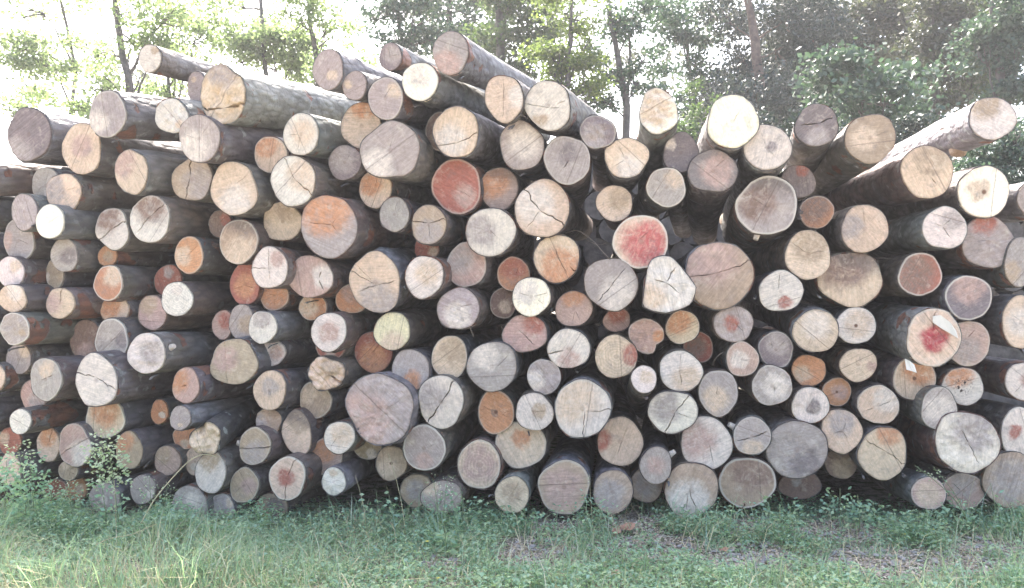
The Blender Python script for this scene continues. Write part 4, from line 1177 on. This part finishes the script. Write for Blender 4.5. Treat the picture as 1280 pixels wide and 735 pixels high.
# yellow flowers
for j, (px, py, lab) in enumerate([(313, 695, 'small yellow flower in the left foreground grass'), (534, 677, 'pale yellow flower left of the thistle-like weed'),
                                   (548, 723, 'yellow flower at the bottom edge of the picture'), (1166, 662, 'tiny yellow flower below the pinkish log end'),
                                   (1130, 668, 'tiny yellow flower in the right foreground grass')]):
    Y = CAMY + (CAMZ - .06) * F / (py - 367.5)
    c = at(px, py, Y)
    r_ = empty('flower', Vector((c.x, c.y, ground_z(c.x, c.y))), lab, 'flower', 'yellow flowers in the grass')
    h = c.z - ground_z(c.x, c.y)
    V, Fc = tube([(0, 0, 0), (.004, 0, h * .5), (0, 0, h)], [.0014, .0012, .001], 5)
    mesh_obj('stem', V, Fc, M_STEM, r_)
    V, Fc = [(0, 0, h + .001)], []
    for q in range(8):
        a = q * math.pi / 4
        ca, sa = math.cos(a), math.sin(a)
        V += [(ca * .006 - sa * .003, sa * .006 + ca * .003, h + .002), (ca * .013, sa * .013, h + .004), (ca * .006 + sa * .003, sa * .006 - ca * .003, h + .002)]
        Fc.append((0, 3 * q + 3, 3 * q + 2, 3 * q + 1))
    mesh_obj('petals', V, Fc, M_YELLOW, r_)


# dead leaves and stones
def dead_leaf(px, py, size, lab, rot=0.0):
    Y = CAMY + (CAMZ - .03) * F / (py - 367.5)
    c = at(px, py, Y)
    V, Fc = [], []
    n = 9
    for i in range(n):
        t = i / (n - 1)
        w = math.sin(math.pi * min(1, t * .96 + .02)) ** .7 * size * .33
        x = (t - .5) * size
        z = .35 * size * (abs(t - .5)) ** 1.5
        for s in (-1, 0, 1):
            V.append((x, s * w, z + abs(s) * .25 * w + .004 * math.sin(t * 9 + s)))
    for i in range(n - 1):
        for s in (0, 1):
            a = i * 3 + s
            Fc.append((a, a + 1, a + 4, a + 3))
    o = mesh_obj('dead_leaf', V, Fc, M_DEADLEAF, smooth=True)
    o.location = (c.x, c.y, c.z + .01)
    o.rotation_euler = (R(12), R(-8), rot)
    tag(o, lab, 'leaf', 'dead leaves on the grass')


dead_leaf(783, 663, .12, 'curled pinkish brown dead leaf below the mossy grey log end', .3)
dead_leaf(770, 668, .08, 'smaller brown dead leaf touching the curled pinkish one', 1.2)
dead_leaf(770, 720, .06, 'brown dead leaf near the bottom edge at the middle', .7)
dead_leaf(52, 695, .07, 'orange brown dead leaf in the lower left grass', 2.0)
dead_leaf(1046, 672, .06, 'pale brown dead leaf on the bare patch at right', 2.6)
dead_leaf(905, 690, .05, 'small brown dead leaf in the litter right of the middle', .2)


def chips():
    Vs, Fc = [], []
    for i in range(500):
        while True:
            x = rs.uniform(-3, 3.4); y = rs.uniform(-1.9, -.5)
            if rs.rand() < bare_amount(x, y) * .9 + .02: break
        s = rs.uniform(.006, .026)
        z = ground_z(x, y) + rs.uniform(.004, .016)
        th = rs.uniform(0, 6.28)
        a = Vector((math.cos(th), math.sin(th), rs.uniform(-.3, .3))) * s; b = Vector((-math.sin(th), math.cos(th), rs.uniform(-.3, .3))) * s * rs.uniform(.3, .8)
        u = Vector((0, 0, s * .35)); c = Vector((x, y, z)); k = len(Vs)
        Vs += [c - a - b * .6, c + a * .7 - b, c + a + b * .5, c - a * .5 + b, c - a * .6 - b * .4 + u, c + a * .5 - b * .6 + u, c + a * .6 + b * .4 + u, c - a * .3 + b * .6 + u]
        for f in ((3, 2, 1, 0), (4, 5, 6, 7), (0, 1, 5, 4), (1, 2, 6, 5), (2, 3, 7, 6), (3, 0, 4, 7)):
            Fc.append(tuple(k + q for q in f))
    o = mesh_obj('gravel', Vs, Fc, M_STONE)
    tag(o, 'pale stone and wood chips scattered on the bare patches', 'gravel', kind='stuff')


chips()


# ---------------------------------------------------------------- trees behind the pile
def leaf_cloud(name, clumps, n, size, mat, parent, origin, droop=0.0, long=1.0):
    """clumps: (centre, rx, ry, rz, weight) in world; leaves as small kite quads gathered in sprays"""
    sub = []
    for (c, a_, b_, d_, wt) in clumps:
        for _ in range(9):
            o_ = rs.uniform(-1, 1, 3)
            q = rs.uniform(.18, .5)
            sub.append(((c[0] + o_[0] * a_ * 1.05, c[1] + o_[1] * b_, c[2] + o_[2] * d_ * .95), a_ * q * 1.3, b_ * q, d_ * q * .7, wt * q))
    clumps = sub
    w = np.array([c[4] for c in clumps], dtype=float); w /= w.sum()
    nspray = max(8, n // 14)
    which = rs.choice(len(clumps), nspray, p=w)
    C = np.array([c[0] for c in clumps])[which]
    S = np.array([[c[1], c[2], c[3]] for c in clumps])[which]
    d = rs.normal(size=(nspray, 3)); d /= np.linalg.norm(d, axis=1)[:, None]
    rad_ = rs.rand(nspray, 1) ** .45
    ctr = C + d * rad_ * S
    per = 14
    cc = np.repeat(ctr, per, axis=0)
    sdir = rs.normal(size=(nspray, 3)); sdir[:, 2] = sdir[:, 2] * .35 - droop; sdir /= np.linalg.norm(sdir, axis=1)[:, None]
    sd_ = np.repeat(sdir, per, axis=0)
    t = np.tile(np.linspace(-1, 1, per), nspray)[:, None]
    N = len(cc)
    cc = cc + sd_ * t * size * 3.0 * long + rs.normal(size=(N, 3)) * size * .7
    a = sd_ * .6 + rs.normal(size=(N, 3)) * .55; a /= np.linalg.norm(a, axis=1)[:, None]
    b = np.cross(a, rs.normal(size=(N, 3))); b /= np.linalg.norm(b, axis=1)[:, None]
    s = size * rs.uniform(.6, 1.25, size=(N, 1))
    wd = .36 if long <= 1 else .2
    V = np.stack([cc - a * s * .5, cc + b * s * wd, cc + a * s * .5, cc - b * s * wd], axis=1).reshape(-1, 3) - np.array(origin)
    return np_mesh(name, V, 4, np.arange(len(V)), mat, parent)


def tree(label, base_px, Y, trunk_px, r_px, clumps, n, leaf, leafmat, limbs=(), barkmat=None, group='trees behind the log pile', droop=0.0, name='tree', long=1.0, depth=1.0):
    """trunk_px: picture points the trunk passes (first = the ground), clumps: (px, py, rx, ry, weight, dY)"""
    k = (Y - CAMY) / F
    base = Vector(((base_px - 640) * k, Y, -.02))
    root = empty(name, base, label, 'tree', group)
    pts = [base] + [at(px, py, Y + rnd.uniform(-.1, .1)) for px, py in trunk_px]
    # resample with wobble
    P = [pts[0]]
    for a, b in zip(pts[:-1], pts[1:]):
        m = max(2, int((b - a).length / .6))
        for i in range(1, m + 1):
            q = a.lerp(b, i / m)
            if i < m: q = q + Vector((rnd.uniform(-.03, .03), rnd.uniform(-.03, .03), 0))
            P.append(q)
    r0 = r_px * k
    rs_ = [max(r0 * .25, r0 * (1.35 - .9 * i / (len(P) - 1))) for i in range(len(P))]
    V, Fc = tube([p - base for p in P], rs_, 10, .18)
    bm = barkmat or M_TRUNK
    mesh_obj('trunk', V, Fc, bm, root, smooth=True)
    cl = []
    for (px, py, rx, ry, w, dY) in clumps:
        kk = (Y + dY - CAMY) / F
        cl.append((tuple(at(px, py, Y + dY)), rx * kk, max(.25, min(rx, ry) * kk * depth), ry * kk, w))
    # limbs: explicit ones and one to each clump
    LV, LF = [], []
    lims = [[at(px, py, Y + dy_) for (px, py, dy_) in l] for l in limbs]
    for c in cl:
        c0 = Vector(c[0])
        if (abs(c0.x - base.x) < .3 and c[3] > 1.5): continue
        below = [p for p in P if p.z < c0.z - .1] or [P[0]]
        st_ = below[-1 - min(len(below) - 1, rnd.choice([0, 1, 2]))]
        mid = st_.lerp(c0, .5) + Vector((0, 0, .12 * (c0 - st_).length)) - Vector((0, 0, .25 * droop))
        lims.append([st_, mid, c0])
        for _ in range(4):
            e = c0 + Vector((rnd.uniform(-.8, .8) * c[1], rnd.uniform(-.6, .6) * c[2], rnd.uniform(-.7, .8) * c[3]))
            lims.append([mid.lerp(c0, .6), mid.lerp(e, .7), e])
    for l in lims:
        Q = []
        for a, b in zip(l[:-1], l[1:]):
            for i in range(4):
                Q.append(a.lerp(b, i / 4) + Vector((rnd.uniform(-.02, .02), 0, rnd.uniform(-.02, .02))) - base)
        Q.append(l[-1] - base)
        tot = sum((Q[i + 1] - Q[i]).length for i in range(len(Q) - 1))
        rr = min(r0 * .55, .012 + tot * .011)
        v_, f_ = tube(Q, [rr * (1 - .8 * i / (len(Q) - 1)) for i in range(len(Q))], 5)
        o_ = len(LV)
        LV += v_; LF += [tuple(o_ + q for q in f) for f in f_]
    if LV: mesh_obj('limbs', LV, LF, bm, root, smooth=True)
    if cl: leaf_cloud('crown', cl, n, leaf, leafmat, root, base, droop, long)['kind'] = 'stuff'
    return root


# left: thin foliage against the white sky
tree('sparse pale leaved tree at the far left above the stout log', 60, 10, [(70, 230), (95, 90), (60, -80)], 3,
     [(60, 75, 42, 22, 1, 0), (20, 60, 20, 14, .4, 0), (45, 5, 60, 25, .5, 0), (20, 130, 20, 18, .2, 0)], 3600, .085, M_LEAF_PALE)
tree('small forked tree rising behind the stout log, upper left', 172, 7, [(170, 240), (167, 130), (160, 95), (150, 50), (138, -60)], 6,
     [(165, 45, 48, 30, 1, 0), (118, 70, 22, 16, .25, .5), (120, 100, 26, 18, .35, 0), (85, 130, 40, 14, .5, 0), (100, 148, 30, 9, .4, -.3), (215, 18, 26, 16, .25, 0), (150, 10, 40, 22, .4, 0)], 5200, .062, M_LEAF_PALE,
     limbs=[[(168, 132, 0), (180, 95, .1), (192, 40, .2)], [(168, 140, 0), (145, 110, -.1), (128, 92, -.2)], [(166, 120, 0), (176, 98, 0), (180, 84, 0)]])
tree('tree with fine twigs behind the thin blue-tipped log', 215, 9, [(220, 240), (215, 160), (208, 60), (214, -60)], 3,
     [(240, 70, 24, 16, .5, 0), (205, 112, 28, 12, .5, 0), (250, 35, 30, 18, .5, 0), (230, 5, 40, 20, .5, 0)], 2600, .07, M_LEAF_PALE)
tree('blue green leafed tree behind the thick splintered log', 340, 10, [(345, 240), (338, 120), (330, 60), (322, -80)], 4,
     [(345, 72, 38, 24, 1.6, 0), (318, 48, 34, 20, .7, 0), (372, 55, 18, 22, .4, 0), (300, 12, 50, 25, .5, .5), (290, 60, 20, 14, .3, 0)], 6800, .078, M_LEAF_PALE)
tree('slender twisted tree behind the grey log sticking up', 400, 8, [(402, 240), (398, 90), (392, 50), (386, 10), (384, -70)], 4,
     [(405, 38, 34, 26, 1, 0), (375, 25, 24, 22, .5, 0), (450, 95, 16, 9, .25, 0), (448, 85, 22, 9, .3, 0), (392, 80, 16, 24, .4, 0), (395, -5, 40, 18, .5, 0)], 3800, .06, M_LEAF_PALE,
     limbs=[[(396, 62, 0), (412, 48, 0), (432, 52, 0)], [(394, 50, 0), (378, 30, 0), (370, 8, 0)]])
tree('leaning branched tree left of the topmost long log', 500, 10, [(515, 260), (512, 90), (500, 40), (488, -60)], 4,
     [(520, 30, 38, 26, 1, 0), (500, 58, 20, 12, .3, 0), (545, 50, 26, 22, .6, 0), (475, 15, 24, 18, .3, 0), (520, -8, 50, 20, .7, 0)], 5200, .072, M_LEAF_T,
     limbs=[[(512, 80, 0), (496, 50, 0), (486, 15, 0)], [(512, 70, 0), (520, 40, 0), (508, 5, 0)]])
tree('straight grey trunked tree rising right behind the topmost log', 562, 14, [(563, 260), (562, 60), (560, -80)], 6,
     [(590, 20, 34, 26, 1, 0), (560, 0, 50, 22, .8, 0), (605, 50, 20, 26, .6, 0), (540, 20, 18, 16, .3, 0)], 4600, .09, M_LEAF_T)
tree('dark straight trunk with dense leaves right of the topmost log', 627, 11, [(627, 260), (626, 90), (624, 20), (622, -90)], 8,
     [(655, 35, 40, 32, 1.4, 0), (620, 25, 24, 30, .8, .5), (600, 70, 26, 16, .5, .6), (650, 85, 30, 16, .8, 0), (690, 20, 30, 24, .7, 0), (640, -5, 60, 20, 1, 0)], 8500, .09, M_LEAF_A)
tree('yellow green bush-like tree behind the sandy log end', 700, 8, [(702, 260), (706, 120), (712, 60), (722, -50)], 3.5,
     [(700, 60, 34, 30, 1.3, 0), (720, 95, 26, 20, .8, 0), (690, 90, 22, 22, .7, 0), (735, 55, 20, 24, .4, 0), (720, 15, 40, 22, .6, 0), (738, 110, 16, 12, .3, 0)], 7600, .058, M_LEAF_Y)
tree('forked slim tree with two stems right of the middle dip', 782, 9, [(784, 260), (783, 150), (780, 115), (772, 70), (762, 20), (758, -60)], 5,
     [(800, 25, 34, 24, 1, 0), (810, 70, 26, 22, .7, .3), (752, 95, 20, 22, .6, 0), (745, 70, 16, 14, .3, 0), (820, 10, 30, 20, .6, 0), (800, 100, 26, 16, .6, 0), (752, 125, 14, 10, .3, 0), (765, 30, 14, 18, .3, 0)], 6000, .065, M_LEAF_T,
     limbs=[[(782, 125, 0), (788, 95, .1), (786, 60, .2), (793, 10, .2), (796, -50, .2)]])
tree('thin tree standing between the forked tree and the dark spruce', 860, 12, [(872, 260), (868, 120), (860, 70), (852, -60)], 3,
     [(850, 40, 28, 30, .9, 0), (880, 90, 22, 24, .7, 0), (860, 95, 18, 16, .5, 0), (835, 12, 22, 20, .5, 0), (885, 45, 22, 26, .6, 0), (870, 130, 24, 22, .8, 0)], 6000, .075, M_LEAF_T)
tree('low bush between the torn peach log and the brightest one', 868, 5, [(868, 220), (866, 170)], 2,
     [(862, 165, 16, 16, 1, 0), (880, 130, 16, 22, .7, .5), (850, 172, 10, 12, .4, 0)], 2600, .04, M_LEAF_A, name='bush', group=None)
# right: darker conifers and dense wood
tree('big dark spruce with a stout broken-barked trunk', 945, 11, [(952, 260), (950, 100), (944, 50), (932, -10), (926, -80)], 7.5,
     [(955, 125, 40, 26, 1.3, -.7), (930, 120, 42, 40, 1.4, .6), (975, 60, 40, 50, 1.8, .8), (900, 150, 30, 25, .8, .3), (960, 140, 40, 36, 1.4, .4), (990, 20, 36, 36, 1.2, .5), (905, 20, 22, 26, .5, .5), (925, 70, 14, 20, .3, .7)], 26000, .10, M_NEEDLE, barkmat=M_TRUNK_RED, droop=.6, long=1.5)
tree('tall dark spruce right of the stout trunked one', 1010, 13, [(1010, 260), (1008, 80), (1004, -90)], 7,
     [(1010, 50, 42, 55, 2, 0), (1040, 120, 34, 36, 1.1, .4), (1000, 140, 36, 30, 1.2, 0), (1035, 20, 30, 30, .9, 0), (985, 100, 26, 40, 1, 0)], 26000, .10, M_NEEDLE, barkmat=M_TRUNK_RED, droop=.6, long=1.5)
tree('blue green broadleaf tree behind the dark cracked log end', 1080, 7.5, [(1085, 260), (1082, 150), (1078, 90)], 4,
     [(1070, 85, 44, 14, 1, 0), (1110, 108, 50, 13, 1, -.4), (1058, 125, 40, 12, .8, .4), (1140, 95, 36, 12, .6, .6), (1120, 140, 46, 14, .9, 0), (1160, 160, 34, 10, .4, .3), (1080, 155, 44, 12, .6, .5), (1030, 105, 26, 14, .4, .3)], 5200, .095, M_LEAF_T)
tree('olive leaved tree with drooping twigs right of the spruces', 1090, 14, [(1092, 260), (1090, 80), (1086, -90)], 5,
     [(1080, 20, 40, 30, 1.2, 0), (1100, 65, 40, 24, .9, 0), (1060, 60, 26, 30, .8, 0), (1120, 15, 36, 28, 1, 0)], 10000, .10, M_BROWNLEAF, droop=.4)
tree('dark trunked tree above the long rising log', 1168, 12, [(1172, 260), (1170, 120), (1164, 50), (1160, -90)], 6,
     [(1165, 30, 40, 34, 1.3, 0), (1150, 90, 32, 28, 1, 0), (1190, 70, 28, 26, .8, 0), (1180, 115, 22, 18, .5, 0), (1200, 10, 34, 26, .8, 0)], 9500, .095, M_BROWNLEAF)
tree('slim tree with a straight dark stem near the right edge', 1215, 13, [(1218, 260), (1212, 60), (1206, -90)], 5,
     [(1220, 30, 34, 34, 1.2, 0), (1205, 95, 24, 22, .6, 0), (1235, 90, 24, 24, .7, 0)], 6500, .095, M_LEAF_A)
tree('leaning tree at the right edge above the long rising log', 1252, 10, [(1256, 260), (1250, 90), (1242, 40), (1236, -90)], 7,
     [(1255, 30, 34, 36, 1.2, 0), (1262, 100, 24, 26, 1, 0), (1230, 60, 20, 24, .5, 0), (1275, 60, 22, 30, .7, 0)], 8000, .085, M_LEAF_T)
tree('green bush behind the right end of the pile', 1240, 4.5, [(1240, 300), (1240, 240)], 3,
     [(1245, 195, 32, 18, 1, 0), (1270, 215, 26, 30, 1, 0), (1225, 215, 24, 16, .7, 0), (1275, 165, 18, 18, .5, 0)], 9000, .045, M_LEAF_T, name='bush', group=None)
tree('dim bush behind the gap under the dark cracked log', 1000, 6, [(1000, 300), (1000, 220)], 3,
     [(985, 170, 40, 26, 1, 0), (1050, 170, 40, 22, 1, 0), (1110, 175, 30, 22, .8, 0), (930, 185, 40, 20, .6, 0)], 11000, .055, M_NEEDLE, name='bush', group=None)
# far-off wood that reads as one mass
cl = []
for (px, py, rx, ry, w) in [(1000, 130, 90, 60, 2.4), (1120, 90, 90, 60, 1.7), (1230, 100, 70, 70, 1.8), (1080, 20, 120, 40, 1.6), (1200, 10, 90, 40, 1.5),
                            (930, 60, 50, 70, 1.0), (640, 60, 90, 40, .35), (820, 90, 60, 50, .35), (540, 40, 60, 40, .3), (300, 90, 90, 30, .15), (120, 110, 90, 30, .15), (1150, 190, 160, 30, 1.6)]:
    kk = (24 - CAMY) / F
    cl.append((tuple(at(px, py, 24)), rx * kk, 3.0, ry * kk, w))
fw = leaf_cloud('far_woods', cl, 27000, .17, M_BROWNLEAF, None, (0, 0, 0), .2)
tag(fw, 'distant wood seen as one leafy mass beyond the nearer trees', 'woods', kind='stuff')


# ---------------------------------------------------------------- second row of the stack, behind the first
def rear_stack():
    rg = random.Random(3)
    V, Fc = [], []
    rowy = 0
    z = .14
    while z < 2.95:
        x = -7 + (.16 if rowy % 2 else 0)
        while x < 7.5:
            top = (2.35 if x < -4.2 else 2.9) if x < 3.0 else 2.55
            if z < top:
                r_ = rg.uniform(.145, .175)
                y0 = 4.4 + rg.uniform(-.05, .15)
                xx = x + rg.uniform(-.02, .02); zz = z + rg.uniform(-.02, .02)
                tv, tf = tube([(xx, y0, zz), (xx + .03, y0 + 1.3, zz), (xx + .05, y0 + 2.8, zz)], [r_, r_ * .95, r_ * .9], 12, .08, True, x)
                o_ = len(V); V += tv; Fc += [tuple(o_ + q for q in f) for f in tf]
            x += .318
        z += .275; rowy += 1
    o = mesh_obj('rear_log_stack', V, Fc, M_TRUNK)
    tag(o, 'second stack of logs in deep shade behind the front row', 'logs', kind='stuff')


rear_stack()

# ---------------------------------------------------------------- air: the far trees are washed pale
def haze():
    x0, x1, y0, y1, z0, z1 = -45, 45, -12, 42, -1.1, 16
    V = [(x, y, z) for z in (z0, z1) for y in (y0, y1) for x in (x0, x1)]
    Fc = [(0, 2, 3, 1), (4, 5, 7, 6), (0, 1, 5, 4), (2, 6, 7, 3), (0, 4, 6, 2), (1, 3, 7, 5)]
    m = bpy.data.materials.new('haze'); m.use_nodes = True
    t = m.node_tree; t.nodes.remove(t.nodes['Principled BSDF'])
    pv = t.nodes.new('ShaderNodeVolumePrincipled')
    pv.inputs['Color'].default_value = (.93, .93, .97, 1)
    pv.inputs['Density'].default_value = HAZE_DENSITY
    pv.inputs['Anisotropy'].default_value = .3
    t.links.new(pv.outputs[0], t.nodes['Material Output'].inputs['Volume'])
    o = mesh_obj('haze', V, Fc, m)
    tag(o, kind='stuff')


HAZE_DENSITY = 0.0019
haze()
